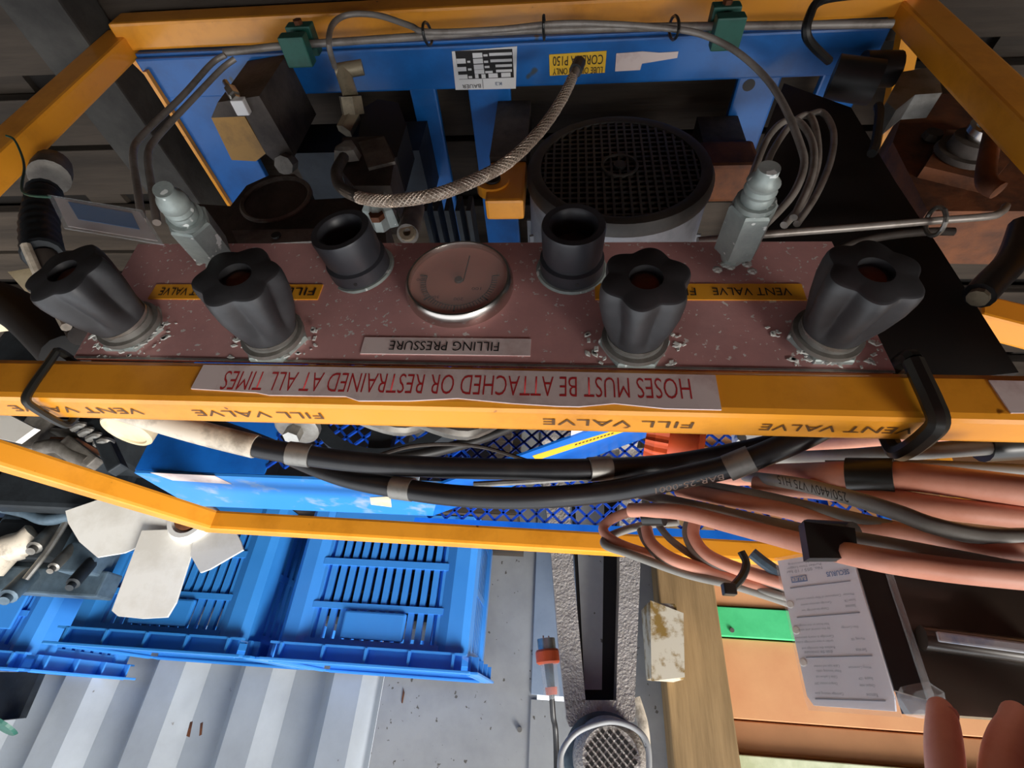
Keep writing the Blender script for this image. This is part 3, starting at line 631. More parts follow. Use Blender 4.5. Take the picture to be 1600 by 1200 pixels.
def mesh_panel(x0, x1, z0, z1, Y, dx=.0135, dz=.026, w=.0034):
    b = mk(); nx_ = int((x1-x0)/dx); nz_ = int((z1-z0)/(dz/2))
    for i in range(nx_+1):
        for j in range(nz_):
            xa = x0+i*dx; za = z0+j*dz/2
            if (i+j) % 2 == 0: p, q = (xa, Y, za), (xa+dx, Y, za+dz/2)
            else: p, q = (xa+dx, Y, za), (xa, Y, za+dz/2)
            p, q = V(p), V(q); t_ = (q-p).normalized(); s = V((0, 1, 0)).cross(t_)*w/2; dy = V((0, w*.6, 0))
            vs = [p-s-dy, p+s-dy, p+s+dy, p-s+dy, q-s-dy, q+s-dy, q+s+dy, q-s+dy]
            b.add(vs, [(0, 1, 5, 4), (1, 2, 6, 5), (2, 3, 7, 6), (3, 0, 4, 7)])
    return b
mesh_panel(-.345, -.06, -.30, Zb-.004, Y0).build('expanded_mesh', 'blue_mesh', BG, kind='stuff')
mesh_panel(Xk-.08, .58, -.40, -.045, Y1-.006).build('expanded_mesh', 'blue_mesh', BG, kind='stuff')
mk().box(((Xk-.08+.58)/2, Y1-.006, -.038), (.58-Xk+.10, .008, .018)).build('mesh_edge', 'blue_guard', BG)
mk().box((.585, Y1-.006, -.22), (.012, .012, .38)).build('mesh_edge', 'blue_guard', BG)
for xx in (-.5, -.1, .5): mk().box((xx, Y1-.02, -.33), (.02, .02, .48)).build('stay', 'blue_guard', BG)
# flywheel behind the mesh line
FWc = P(610, 600, Y=-.27); FWL = thing('flywheel', FWc, 'dark spoked flywheel turning behind the yellow rail', 'flywheel')
mk().lathe(FWc, BK, [(0, .115), (.03, .115), (.03, .098), (0, .098), (0, .115)], 40, caps=False).build('rim', 'engine_dark', FWL, True)
for k_ in range(5):
    a = .3+2*pi*k_/5; d = V((cos(a), 0, sin(a))); mk().bar(FWc+V((0, -.015, 0))+d*.02, FWc+V((0, -.015, 0))+d*.10, .03, .014, FR).build('spoke', 'engine_dark', FWL)
mk().lathe(FWc, BK, [(-.01, .03), (.05, .03)], 20).build('hub', 'engine_dark', FWL, True)
a = P(465, 666, Y=-.225); t = thing('filler_cap', a, 'grey bolted filler cap just behind the yellow rail and black hoses', 'cap')
mk().lathe(a, (0, .3, 1), [(-.06, .02), (-.005, .02), (-.005, .027), (.003, .027), (.006, .022)], 20).build('cap', 'dull_steel', t, True)
mk().lathe(a, (0, .3, 1), [(.006, .010), (.02, .010)], 6).build('bolt', 'steel', t)
for k_, q0 in enumerate(((560, 652), (650, 655))):
    a = P(q0[0], q0[1], Y=(-.20, -.155)[k_]); tb = mk().tube([a+V((-.04, 0, -.02)), a, a+V((.05, -.02, .004)), a+V((.09, -.04, -.03))], .008, 8, 5).build('cooling_pipe', 'dull_steel', smooth=True); tag(tb, ('curved grey cooling pipe just beyond the filler cap', 'curved grey cooling pipe over the dark flywheel')[k_], 'pipe', 'cooling pipes behind the rail')
# orange plug
a = P(1024, 686, Y=-.22); e = P(1100, 700, Y=-.215); ax = (e-a)
OP = thing('orange_coupling', a, 'orange ribbed plastic coupling lying against the blue mesh', 'coupling')
mk().lathe(a, ax, [(-.010, .022), (.0, .025), (.014, .025)], 44, mod=lambda t, h: 1+.06*(1 if sin(14*t) > 0 else -1)).build('ribbed_ring', 'orange_plastic', OP)
mk().lathe(a+ax.normalized()*.014, ax, [(0, .022), (.03, .0235), (.03, .027), (.036, .027)], 28).build('body', 'orange_plastic', OP, True)
a = P(1165, 685, Y=-.3); t = mk().prism([P(x, y_, Y=-.3) for x, y_ in ((1150, 668), (1190, 672), (1192, 686), (1152, 694))], (0, -.02, 0)).build('white_bracket', 'white_paper'); tag(t, 'small white bracket with a screw in front of the blue mesh', 'bracket')
mk().lathe(P(1157, 686, Y=-.298), FR, [(0, .008), (.005, .006)], 10).build('screw', 'steel', t)
# cream round cap on the left
a = P(196, 676, Z=-.02); t = thing('round_cap', a, 'cream round plastic cap below the yellow rail at the left', 'cap')
mk().lathe(a, (-.1, .12, 1), [(-.018, .026), (-.002, .027), (.0, .0255), (0, .022), (-.002, .021)], 32).build('cap', 'cream', t, True)
mk().cyl(a+V((0, .0, -.018)), a+V((.01, -.03, -.16)), .009).build('neck', 'engine_dark', t, True)

# ------------------------------------------------------------------ black hoses
def hose(pts, px, name, label, m_='black_hose', ferr=(), sleeve=None):
    q = path(pts); r = SZ(q[len(q)//2], px); T_ = thing(name, q[len(q)//2], label, 'hose')
    mk().tube(q, r, 16, 8).build('hose', m_, T_, True)
    for (i, u) in ferr:
        p0, p1 = q[i], q[i+1]; a = p0.lerp(p1, u); d = (p1-p0).normalized()
        mk().tube([a-d*.010, a+d*.010], r*1.13, 16, 1).build('sleeve_clip', 'dull_steel', T_, True)
    if sleeve: mk().tube(q[:sleeve], r*1.12, 16, 8).build('sleeve', 'hose_white', T_, True)
    return T_
h1 = hose([(150, 625, -.06), (230, 652, -.08), (320, 678, -.09), (400, 698, -.10), (468, 710, -.11), (560, 722, -.12), (680, 730, -.12), (800, 733, -.12), (930, 733, -.12), (1050, 725, -.135), (1160, 705, -.14), (1260, 680, -.135), (1330, 655, -.125)], 16.5, 'air_hose', 'black air hose with a cream sleeve at one end', ferr=((4, 0), (8, .05)), sleeve=4)
h2 = hose([(300, 655, -.17), (400, 690, -.17), (520, 740, -.15), (620, 762, -.13), (720, 775, -.12), (830, 778, -.12), (950, 768, -.12), (1070, 745, -.10), (1155, 724, -.08), (1240, 690, -.06), (1300, 660, -.05)], 17, 'air_hose', 'black air hose with white print sagging lowest between the rails', ferr=((3, .1), (8, 0)))
text('BAR-25-0001', P(1130, 741, Y=-.075), .052, .0045, (P(1040, 760, Y=-.085)-P(1130, 741, Y=-.075)), UP, 'white_paper', h2)
q = path([(740, 757, -.165), (830, 752, -.165), (930, 745, -.165), (1030, 740, -.17)]); t = mk().tube(q, SZ(q[1], 5), 8, 6).build('steel_cable', 'dull_steel', smooth=True); tag(t, 'thin braided steel cable between the two black hoses', 'cable')
q = path([(590, 712, -.15), (640, 698, -.16), (700, 694, -.17), (760, 700, -.17), (830, 722, -.16)]); t = mk().tube(q, SZ(q[1], 3.2), 8, 6).build('thin_wire', 'cast', smooth=True); tag(t, 'thin brown wire arching behind the black hoses', 'wire')
q = path([(590, 722, -.2), (680, 705, -.22), (760, 682, -.24), (860, 640, -.26)]); t = mk().tube(q, SZ(q[1], 9), 10, 6).build('drive_belt', 'black_rubber', smooth=True); tag(t, 'black drive belt slanting in front of the blue mesh', 'belt')

# ------------------------------------------------------------------ cable coil on the right
CC = thing('cable_coil', P(1200, 820, Y=-.08), 'coil of pink and grey cables taped together on the frame', 'cable coil')
def cable(pts, px, m_, lab=None):
    q = path(pts); i = max(range(len(pts)), key=lambda j: pts[j][0]); k_ = len(q)//2
    return mk().tube(q, SZ(q[k_], px), 12, 7).build('cable', m_, CC, True, label=lab)
pk, gy = 'pink_cable', 'grey_cable'
cable([(1030, 800, -.17), (985, 800, -.18), (950, 815, -.19), (944, 832, -.19), (975, 853, -.18), (1060, 880, -.16), (1160, 912, -.13), (1260, 945, -.12)], 8, pk)
cable([(1060, 815, -.17), (1000, 822, -.185), (952, 838, -.19), (946, 852, -.185), (985, 866, -.17), (1070, 896, -.15), (1150, 915, -.13), (1260, 950, -.115)], 6.5, gy)
cable([(985, 797, -.15), (1060, 800, -.12), (1150, 822, -.085), (1260, 850, -.035), (1360, 872, .004), (1480, 890, .012), (1640, 905, .018)], 16, pk, 'thick pink cable')
cable([(1000, 772, -.15), (1060, 785, -.13), (1150, 805, -.10), (1250, 828, -.05), (1350, 845, -.012), (1480, 870, .010), (1640, 902, .016)], 11, gy)
cable([(1010, 825, -.17), (1018, 848, -.165), (1050, 873, -.15), (1110, 893, -.14), (1180, 915, -.125), (1260, 935, -.12)], 10, pk)
cable([(1000, 828, -.18), (1012, 852, -.17), (1045, 880, -.155), (1120, 902, -.14), (1200, 925, -.12), (1260, 940, -.11)], 6, gy)
cable([(1030, 822, -.165), (1050, 845, -.155), (1090, 872, -.15), (1140, 890, -.14), (1200, 908, -.12), (1250, 925, -.11)], 6, gy)
cable([(1075, 815, -.15), (1072, 835, -.15), (1085, 862, -.145), (1120, 884, -.135), (1170, 900, -.125), (1230, 918, -.11)], 6.5, gy)
cable([(1085, 818, -.14), (1084, 838, -.14), (1102, 864, -.135), (1140, 884, -.125), (1200, 904, -.115), (1260, 920, -.1)], 10, pk)
cable([(1060, 765, -.14), (1130, 778, -.11), (1220, 795, -.08), (1330, 822, -.045), (1430, 835, -.01), (1520, 850, .008), (1640, 862, .012)], 15, pk)
cable([(1090, 758, -.13), (1160, 770, -.10), (1250, 790, -.07), (1350, 815, -.035), (1450, 838, -.006), (1540, 850, .004), (1640, 850, .006)], 12, gy)
cable([(1110, 745, -.20), (1190, 742, -.15), (1260, 742, -.09), (1320, 742, -.052), (1370, 743, -.041), (1420, 745, -.032), (1520, 757, -.02), (1640, 772, -.01)], 22, pk, 'thick pink cable')
cable([(1180, 758, -.1), (1280, 765, -.07), (1380, 778, -.045), (1480, 795, -.03), (1640, 812, -.02)], 17, pk)
lg = cable([(1165, 744, -.13), (1240, 755, -.05), (1320, 775, -.01), (1400, 800, .005), (1460, 822, .012), (1540, 838, .014), (1640, 838, .014)], 13, gy, 'grey cable printed along its side')
cable([(1150, 720, -.20), (1240, 715, -.18), (1340, 712, -.10), (1440, 705, -.07), (1540, 698, -.062), (1640, 690, -.06)], 13, gy)
cable([(1170, 705, -.23), (1260, 696, -.21), (1360, 685, -.13), (1460, 676, -.09), (1640, 665, -.085)], 13, pk)
cable([(1290, 728, -.09), (1400, 728, -.07), (1500, 730, -.06), (1640, 738, -.05)], 10, gy)
a = P(1222, 748, Y=-.025); e = P(1330, 776, Y=.006); yv = UP-(e-a).normalized()*UP.dot((e-a).normalized())
text('250/440V V75 H15', P(1330, 773, Y=.0085), (e-a).length, .006, (a-e), UP, 'black_ink', CC, lift=.006)
def wrap(p0, p1, rpx, m_='tape', name='tape_wrap', flat_=.8):
    A, B_ = P(*p0[:2], Y=p0[2]), P(*p1[:2], Y=p1[2]); return mk().tube([A, B_], SZ(A, rpx), 16, 1).build(name, m_, CC, True)
wrap((1324, 742, -.051), (1398, 744, -.036), 27)
wrap((1264, 836, -.045), (1334, 842, -.022), 24); 
mk().prism([P(x, y_, Y=-.004) for x, y_ in ((1256, 815), (1336, 825), (1342, 872), (1265, 872))], (0, -.008, 0)).build('tape_wrap', 'tape', CC)
wrap((1532, 695, -.066), (1640, 688, -.064), 27)
wrap((1006, 808, -.148), (1038, 808, -.138), 13)
b = mk().tube([P(x, y_, Y=-.1) for x, y_ in ((1158, 862), (1166, 880), (1160, 900), (1142, 920), (1136, 915))], .003, 8, 5).build('cable_tie', 'tape', CC)
mk().box(P(1139, 921, Y=-.1), (.009, .008, .008), bev=.001).build('tie_head', 'tape', b)
mk().tube([P(x, y_, Y=-.11) for x, y_ in ((1175, 864), (1195, 880), (1225, 900), (1260, 920))], .0045, 8, 5).build('black_lead', 'engine', CC, True)

# ------------------------------------------------------------------ monitor with printed label, hand
Yl, Yrr = -.078, -.043
l0, l1 = P(1213, 868, Y=Yl), P(1260, 1084, Y=Yl); r1 = P(1394, 1136, Y=Yrr); r0 = P(1345, 868, Y=Yrr)
ztop = (l1.z+r1.z)/2; zbot = (l0.z+r0.z)/2
LA, RA = V(((l0.x+l1.x)/2, Yl, 0)), V(((r0.x+r1.x)/2, Yrr, 0))
xd = (RA-LA).normalized(); nrm = UP.cross(xd)*-1
if nrm.y < 0: nrm = -nrm
wd = (RA-LA).length; ht = ztop-zbot
DV = thing('monitor_unit', V((RA.x+.02, -.05, zbot)), 'printed white monitor card on a dark plastic unit under the cable coil', 'monitor')
def card(u, v): return LA+xd*(u*wd)+V((0, 0, zbot+v*ht))
mk().prism([card(0, 0), card(1, 0), card(1, .92), card(.97, 1), card(.06, .985), card(0, .93)], -nrm*.002).build('label_card', 'white_card', DV, label='white printed card')
mk().prism([card(-.02, -.02)+nrm*.001, card(1.03, -.02)+nrm*.001, card(1.03, 1.03)+nrm*.001, card(.0, 1.015)+nrm*.001, card(-.02, .95)+nrm*.001], nrm*.0008).build('cover_sheet', 'glass', DV)
def ct(s, u, v, w, h, m_, bold=0): text(s, card(u, v)+nrm*.0004, w*wd, h*ht, -xd, UP, m_, DV, bold=bold)
ct('SECURUS', .92, .135, .29, .036, 'blue_ink', .03)
p0, p1 = card(.12, .155), card(.34, .205); mk().prism([card(.14, .135), card(.36, .135), card(.36, .18), card(.14, .18)], nrm*.0004).build('logo', 'blue_ink', DV)
text('BAUER', card(.35, .142)+nrm*.0005, .2*wd, .03*ht, -xd, UP, 'white_paper', DV)
for s_, u, v, w in (('Filter Monitoring', .6, .03, .45), ('Purifier Data Logger', .6, .06, .48), ('No. 055 / 10 bar', .6, .09, .5), ('Monitor  Component of filter system control', .9, .29, .75), ('System OK', .9, .33, .14), ('Cartridge saturation normal', .6, .33, .40), ('Saturated', .88, .37, .12), ('Change the cartridge now', .55, .37, .36),
    ('Filter Cartridge', .84, .50, .20), ('Not fitted or not recognised', .5, .47, .46), ('by the control unit sensor', .5, .50, .44), ('Warning 100', .88, .575, .16), ('Cartridge is nearly saturated', .52, .55, .50), ('order a new cartridge today', .5, .58, .48), ('Service', .86, .645, .12), ('Replace the cartridge and', .5, .62, .42), ('drain the condensate', .46, .65, .36),
    ('Wiring Connection', .86, .745, .26), ('Cable type and number', .5, .735, .32), ('Filter housing cable', .5, .765, .30), ('Supply 12V', .84, .81, .16), ('Cable 2 yellow red', .44, .80, .26), ('Output relay', .84, .85, .17), ('Output contact 24V', .42, .84, .28), ('Remove', .84, .905, .12), ('Cartridge retaining plate', .46, .90, .34)):
    ct(s_, u, v, w, .021, 'grey_ink', .0)
for v in (.215, .425, .69, .945): mk().bar(card(.1, v)+nrm*.0003, card(.9, v)+nrm*.0003, .0006, .0004, nrm).build('rule_line', 'grey_ink', DV)
for v in (.33, .51, .72): mk().lathe(card(.05, v)+nrm*.0002, nrm, [(0, .0025), (.0006, .002)], 14).build('indicator_dot', 'fan_white', DV)
# dark body: black edge strip, then dark face parallel to the rail
ex = V((1, -.0, 0)); e0 = RA+V((.002, -.001, 0)); gx = SZ(r0, 36)
mk().prism([e0+V((0, 0, zbot)), e0+V((gx, .004, zbot)), e0+V((gx, .004, ztop-.006)), e0+V((0, 0, ztop-.01))], (0, -.004, 0)).build('black_edge', 'black_rubber', DV)
fx = e0+V((gx, .004, 0)); fw_ = .115
mk().prism([fx+V((0, 0, zbot-.002)), fx+V((fw_, .01, zbot-.002)), fx+V((fw_, .01, ztop)), fx+V((0, 0, ztop))], (0, -.03, 0)).build('housing', 'device_dark', DV)
mk().prism([fx+V((-.002, .0005, zbot)), fx+V((.0015, .0005, zbot)), fx+V((.0015, .0005, ztop)), fx+V((-.002, .0005, ztop))], (0, .0018, 0)).build('clear_edge', 'clear_plastic', DV)
s0, s1 = P(1452, 997, Y=fx.y+.006), P(1640, 1022, Y=fx.y+.012); hh = SZ(s0, 12)
mk().tube([s0+V((-.004, 0, 0)), s1], hh*1.5, 12, 1).build('slot_frame', 'device_dark', DV, True)
mk().bar(s0+V((0, hh*1.3, -.0)), s1+V((0, hh*1.3, 0)), hh*1.2, hh*1.2, FR, .001).build('slot_window', 'slot_strip', DV)
mk().lathe(V((RA.x+.012, Yrr+.004, ztop-.006)), FR, [(-.004, .010), (.0015, .010), (.003, .006)], 9, mod=lambda t, h: 1+.25*sin(2*t+1)).build('clear_corner', 'clear_plastic', DV)

# ------------------------------------------------------------------ crates
CRW, CRD, CRH = .44, .34, .31
def make_crate(loc, m_, label):
    R_ = thing('plastic_crate', loc, label, 'crate', 'blue plastic crates by the corrugated wall'); L0 = V(loc)
    def bx(ctr, size, name, bev=0, par=R_): return mk().box(L0+V(ctr), size, None, bev).build(name, m_, par)
    w, d, h = CRW/2, CRD/2, CRH
    mk().box(L0+V((0, 0, .006)), (CRW-.06, CRD-.06, .012)).build('bottom', m_, R_)
    fx0, fx1 = -w+.085, w-.085
    # corner columns, chamfered, wider at the top
    for sx in (-1, 1):
        for sy in (-1, 1):
            pl = [(sx*(w-.10), sy*(d-.035)), (sx*(w-.085), sy*(d-.022)), (sx*(w-.065), sy*(d-.014)), (sx*(w-.035), sy*(d-.016)), (sx*(w-.022), sy*(d-.03)), (sx*(w-.02), sy*(d-.075)), (sx*(w-.035), sy*(d-.085)), (sx*(w-.04), sy*(d-.04))]
            mk().prism([L0+V((x, y_, 0)) for x, y_ in pl], (0, 0, h-.03)).build('corner_column', m_, R_)
    for sy in (1, -1):
        Yc = sy*(d-.026)
        for z0, z1 in ((0, .022), (.105, .119), (.195, .207), (.264, .28)):
            bx((0, Yc, (z0+z1)/2), (CRW-.16, .014, z1-z0), 'cross_band')
        proto = None
        for z0, z1 in ((.022, .105), (.119, .195), (.207, .264)):
            n_ = 13; first = None
            for i in range(n_+1):
                x = fx0+(fx1-fx0)*i/n_
                if first is None: first = mk().box(L0+V((x, Yc-.001*sy, (z0+z1)/2)), (.0118, .010, z1-z0)).build('slat', m_, R_)
                else: link('slat', first.data, L0+V((x, Yc-.001*sy, (z0+z1)/2)), R_)
        bx((.0, sy*(d-.019), .236), (.13, .012, .052), 'handle_plate', .004)
    for sx in (1, -1):
        Xc = sx*(w-.032)
        for z0, z1 in ((0, .022), (.135, .149), (.262, .28)): bx((Xc, 0, (z0+z1)/2), (.012, CRD-.14, z1-z0), 'cross_band')
        first = None
        for z0, z1 in ((.022, .135), (.149, .262)):
            first = None
            for i in range(7):
                y_ = (-.5+i/6)*(CRD-.17)
                if first is None: first = mk().box(L0+V((Xc, y_, (z0+z1)/2)), (.010, .018, z1-z0)).build('side_slat', m_, R_)
                else: link('side_slat', first.data, L0+V((Xc, y_, (z0+z1)/2)), R_)
    # flanged rim with ribs
    for sy in (1, -1):
        bx((0, sy*(d-.016), h-.015), (CRW-.06, .006, .034), 'rim_web'); bx((0, sy*(d-.008), h-.002), (CRW-.02, .026, .005), 'rim_flange', .001)
        bx((0, sy*(d-.010), h-.032), (CRW-.04, .016, .004), 'rim_flange')
        for i in range(5): bx(((-.5+i/4)*(CRW-.09), sy*(d-.008), h-.017), (.005, .016, .03), 'rim_rib')
    for sx in (1, -1):
        bx((sx*(w-.016), 0, h-.015), (.006, CRD-.06, .034), 'rim_web'); bx((sx*(w-.008), 0, h-.002), (.026, CRD-.02, .005), 'rim_flange', .001)
        for i in range(4): bx((sx*(w-.008), (-.5+i/3)*(CRD-.09), h-.017), (.016, .005, .03), 'rim_rib')
    return R_
r0_ = P(400, 1030, Y=-.80); r1_ = P(740, 1053, Y=-.80); zr = (r0_.z+r1_.z)/2
c1 = make_crate(((r0_.x+r1_.x)/2, -.80-CRD/2, zr-CRH), 'crate_blue', 'bright blue plastic crate beside the flat grey sheet, with slatted sides and a handle plate')
z2 = P(250, 1018, Y=-.78).z
c2 = make_crate(((P(100, 990, Y=-.78).x+P(385, 1035, Y=-.78).x)/2-.025, -.78-CRD/2, z2-CRH), 'crate_teal', 'darker blue slatted plastic crate standing behind the white engine fan')
c3 = copy_tree(c1); c3.location = (P(-90, 1050, Y=-.84).x-.04, -.84-CRD/2, P(60, 1050, Y=-.84).z-CRH)
c3['label'] = 'bright blue plastic crate with a blank label plate next to the grey engine'
p_ = mk().box(c3.location+V((.08, CRD/2-.012, .20)), (.09, .006, .07), bev=.002).build('label_plate', 'crate_blue', c3)
BZt = min(c1.location.z, c2.location.z, c3.location.z)
for cr, lab in ((c1, 'dark filler added to blacken the slots of the bright crate beside the flat sheet'), (c2, 'dark filler added to blacken the slots of the crate behind the white fan'), (c3, 'dark filler added to blacken the slots of the crate next to the engine')):
    b = mk(); L0 = cr.location; n_ = 40  # invented contents that darken the shaded gaps between slats
    for zc in range(4):
        b.lathe(L0+V((0, 0, .014+zc*.055)), UP, [(0, .88), (.012, .98), (.04, .98), (.053, .88)], 60, mod=lambda t, h: (1+.03*sin(9*t+zc)+.02*sin(23*t))/((abs(cos(t))/.125)**6+(abs(sin(t))/.165)**6)**(1/6))
    tag(b.build('dark_filler', 'engine_dark'), lab, 'filler')
WBn = thing('workbench', (-.75, -1.0, FLZ), 'dark timber bench carrying the blue crates against the wall', 'bench')
for i in range(3): mk().box((-.72, -.86-.12*i, BZt-.018), (1.42, .115, .03)).build('bench_board', 'floor_wood', WBn)
for xx in (-1.38, -.06):
    for yy in (-.84, -1.14): mk().box((xx, yy, (FLZ+BZt-.033)/2), (.05, .05, BZt-.033-FLZ)).build('leg', 'floor_wood', WBn)
for cr in (c1, c2, c3):
    if cr.location.z > BZt+.004: mk().box((cr.location.x, cr.location.y, (BZt-.003+cr.location.z)/2), (.3, .2, cr.location.z-BZt+.003)).build('packer', 'floor_wood', WBn)

# ------------------------------------------------------------------ engine with white fan
FY = -.60; hub = P(302, 815, Y=FY)
FN = thing('engine_fan', hub, 'white plastic engine fan with broad blades behind the yellow side rail', 'fan')
mk().lathe(hub, FR, [(-.03, .04), (.01, .042), (.02, .036), (.02, .028), (.012, .026)], 28).build('hub', 'fan_white', FN, True)
mk().lathe(hub, FR, [(.012, .022), (.022, .022), (.024, .018)], 20).build('hub_cap', 'rust', FN, True)
def blade(pts, tw):
    vs = []; h_ = V(hub); pp_ = [P(x, y_, Y=FY) for x, y_ in pts]; cen = sum(pp_, V())/len(pp_); ax = (cen-h_); ax.y = 0; ax.normalize(); pr = V((-ax.z, 0, ax.x))
    for p in pp_: vs.append(p+V((0, tw*(p-h_).dot(pr), 0)))
    return mk().prism(vs, (0, -.004, 0)).build('blade', 'fan_white', FN)
blade(((280, 810), (175, 778), (106, 800), (108, 818), (122, 846), (147, 869), (190, 862), (272, 828)), .15)
blade(((275, 828), (228, 832), (178, 955), (186, 963), (220, 966), (256, 963), (270, 940), (303, 845)), .15)
blade(((305, 838), (300, 868), (316, 896), (330, 890), (378, 858), (374, 845), (362, 822), (325, 820)), .15)
blade(((290, 800), (240, 700), (270, 680), (320, 690), (315, 800)), .15)
EN = thing('diesel_engine', (-.98, -.68, FLZ), 'blue grey diesel engine with cast fins and pipes beside the white fan', 'engine')
def eb(p, Y, w_, h_, d_, m_, name, bev=.004): return mk().box(P(*p, Y=Y)+V((0, -d_/2, 0)), (w_, d_, h_), None, bev).build(name, m_, EN)
eb((70, 860), -.73, .30, .16, .035, 'engine', 'rocker_cover', .012)
eb((40, 905), -.72, .34, .05, .045, 'engine', 'cover_plate')
eb((125, 870), -.69, .07, .06, .05, 'engine', 'bracket')
eb((30, 840), -.69, .14, .08, .05, 'engine_dark', 'intake_box', .01)
eb((60, 780), -.69, .34, .05, .07, 'engine_dark', 'cylinder_head')
for i in range(5): eb((20+i*35, 770+i*3), -.67, .025, .03, .05, 'engine', 'injector_boss')
mk().tube([P(x, y_, Y=-.66) for x, y_ in ((-10, 790), (40, 800), (75, 812), (130, 800), (175, 790))], .012, 10, 6).build('fuel_pipe', 'engine', EN, True)
mk().tube([P(x, y_, Y=-.665) for x, y_ in ((40, 905), (75, 860), (100, 820), (110, 800))], .006, 8, 6).build('fuel_pipe', 'steel', EN, True)
mk().tube([P(x, y_, Y=-.69) for x, y_ in ((-20, 890), (10, 860), (40, 850), (60, 835))], .03, 12, 6).build('breather_hose', 'hose_white', EN, True)
for (cx_, cy_), s_, m_ in (((15, 770), .022, 'engine'), ((45, 785), .016, 'dull_steel'), ((90, 790), .02, 'engine_dark'), ((140, 795), .014, 'dull_steel'), ((60, 850), .014, 'dull_steel'), ((120, 905), .012, 'engine_dark'), ((90, 880), .01, 'dull_steel'), ((20, 925), .016, 'engine')):
    mk().lathe(P(cx_, cy_, Y=-.67), (.3, .6, .8), [(-.05, s_), (.012, s_), (.014, s_*.6), (.024, s_*.6)], 12).build('fitting', m_, EN, True)
eb((50, 640), -.45, .26, .12, .18, 'engine_dark', 'block', .01)
for i in range(4): eb((98, 658+i*14), -.43, .05, .007, .06, 'rust' if i == 2 else 'dull_steel', 'cooling_fin', 0)
eb((55, 660), -.42, .05, .10, .06, 'cast_grey', 'rib_casting')
mk().bar(P(105, 690, Y=-.42), P(150, 725, Y=-.42), .02, .02, FR, .003).build('link_arm', 'cast_grey', EN)
mk().bar(P(150, 660, Y=-.41), P(185, 735, Y=-.41), .022, .02, FR, .003).build('link_arm', 'engine_dark', EN)
for i in range(4): mk().tube([P(115+i*12, 670+i*8, Y=-.41), P(128+i*12, 664+i*8, Y=-.40), P(140+i*12, 668+i*8, Y=-.41)], .006, 8, 5).build('fuel_pipe', 'dull_steel', EN, True)
mk().tube([P(x, y_, Y=-.42) for x, y_ in ((60, 700), (90, 697), (115, 712), (140, 722))], .012, 10, 6).build('fuel_pipe', 'cast_grey', EN, True)
mk().box((-.93, -.665, -.16), (.30, .11, .18), bev=.01).build('cylinder_block', 'engine_dark', EN)
mk().cyl(hub+V((-.0, -.047, 0)), hub+V((-.06, -.085, -.05)), .018).build('fan_shaft', 'engine', EN, True)
mk().box((-.74, -.66, -.12), (.16, .08, .10), bev=.01).build('shaft_housing', 'engine_dark', EN)
mk().box((-.98, -.62, FLZ+.20), (.40, .22, .40), bev=.02).build('crankcase', 'engine_dark', EN)
t = mk().prism([P(x, y_, Y=-.35) for x, y_ in ((-40, 628), (0, 641), (54, 669), (24, 691), (-40, 676))], (0, -.01, -.002)).build('plastic_offcut', 'fan_white'); tag(t, 'white plastic offcut lying above the yellow side rail by the engine', 'offcut')

# ------------------------------------------------------------------ grey machine column, plug, junction box
CY = -.86
MCn = thing('machine_column', (P(935, 1000, Y=CY).x, CY-.04, FLZ), 'hammered grey cast machine column with a tapered opening and a motor on top', 'machine')
def cp(x, y_): return P(x, y_, Y=CY)
def frust(pts, name, ext=-.06): return mk().prism([cp(*q) for q in pts], (0, ext, 0)).build(name, 'hammer_grey', MCn)
frust(((840, 700), (885, 700), (897, 900), (915, 1094), (884, 1110), (872, 1000), (858, 830)), 'side_member')
frust(((968, 700), (1005, 700), (1000, 900), (992, 1094), (963, 1094), (968, 900)), 'side_member')
frust(((884, 1094), (992, 1094), (993, 1110), (992, 1128), (960, 1128), (890, 1136), (885, 1124)), 'bridge')
mk().prism([cp(890, 700)+V((0, -.055, 0)), cp(970, 700)+V((0, -.055, 0)), cp(966, 1096)+V((0, -.055, 0)), cp(912, 1096)+V((0, -.055, 0))], (0, -.004, 0)).build('back_web', 'black_plate', MCn)
mk().prism([cp(896, 700)+V((0, -.052, 0)), cp(948, 700)+V((0, -.052, 0)), cp(944, 1076)+V((0, -.052, 0)), cp(916, 1076)+V((0, -.052, 0))], (0, -.002, 0)).build('inner_plate', 'sheet_flat', MCn)
a = P(920, 700, Y=CY); mk().box((a.x, CY-.04, (FLZ+a.z)/2+.0), (.24, .14, a.z-FLZ), None, .01).build('pedestal', 'hammer_grey', MCn)
mc = P(955, 1188, Y=CY+.05)
MT = thing('machine_motor', mc, 'pale grey motor with perforated end cap mounted on the machine column', 'motor')
mk().lathe(mc+V((0, -.047, 0)), FR, [(0, .066), (.022, .066), (.034, .062), (.045, .052), (.047, .050)], 40).build('body', 'hammer_grey', MT, True)
mk().lathe(mc+V((-.006, -.048, .004)), FR, [(0, .076), (.012, .076)], 40).build('mount_ring', 'engine', MT, True)
first = None
for i in range(-4, 5):
    for j in range(-4, 5):
        x, z_ = (i+j)*.0068, (i-j)*.0068
        if x*x+z_*z_ < .044**2:
            if first is None: first = mk().box(mc+V((x, .0005, z_)), (.0064, .003, .0064), Matrix.Rotation(pi/4, 3, 'Y')).build('vent_hole', 'black_rubber', MT)
            else: link('vent_hole', first.data, mc+V((x, .0005, z_)), MT)
q = [P(x, y_, Y=CY+.06) for x, y_ in ((875, 1210), (878, 1175), (900, 1145), (935, 1130), (965, 1128), (995, 1140), (1012, 1165), (1014, 1215))]
mk().tube(q, .0052, 10, 6).build('cable', 'sheet_flat', MT, True)
q = [P(x, y_, Y=CY-.1) for x, y_ in ((992, 1090), (1004, 1130), (1008, 1170), (1008, 1215))]; mk().tube(q, .011, 10, 8).build('conduit', 'hose_white', MT, True)
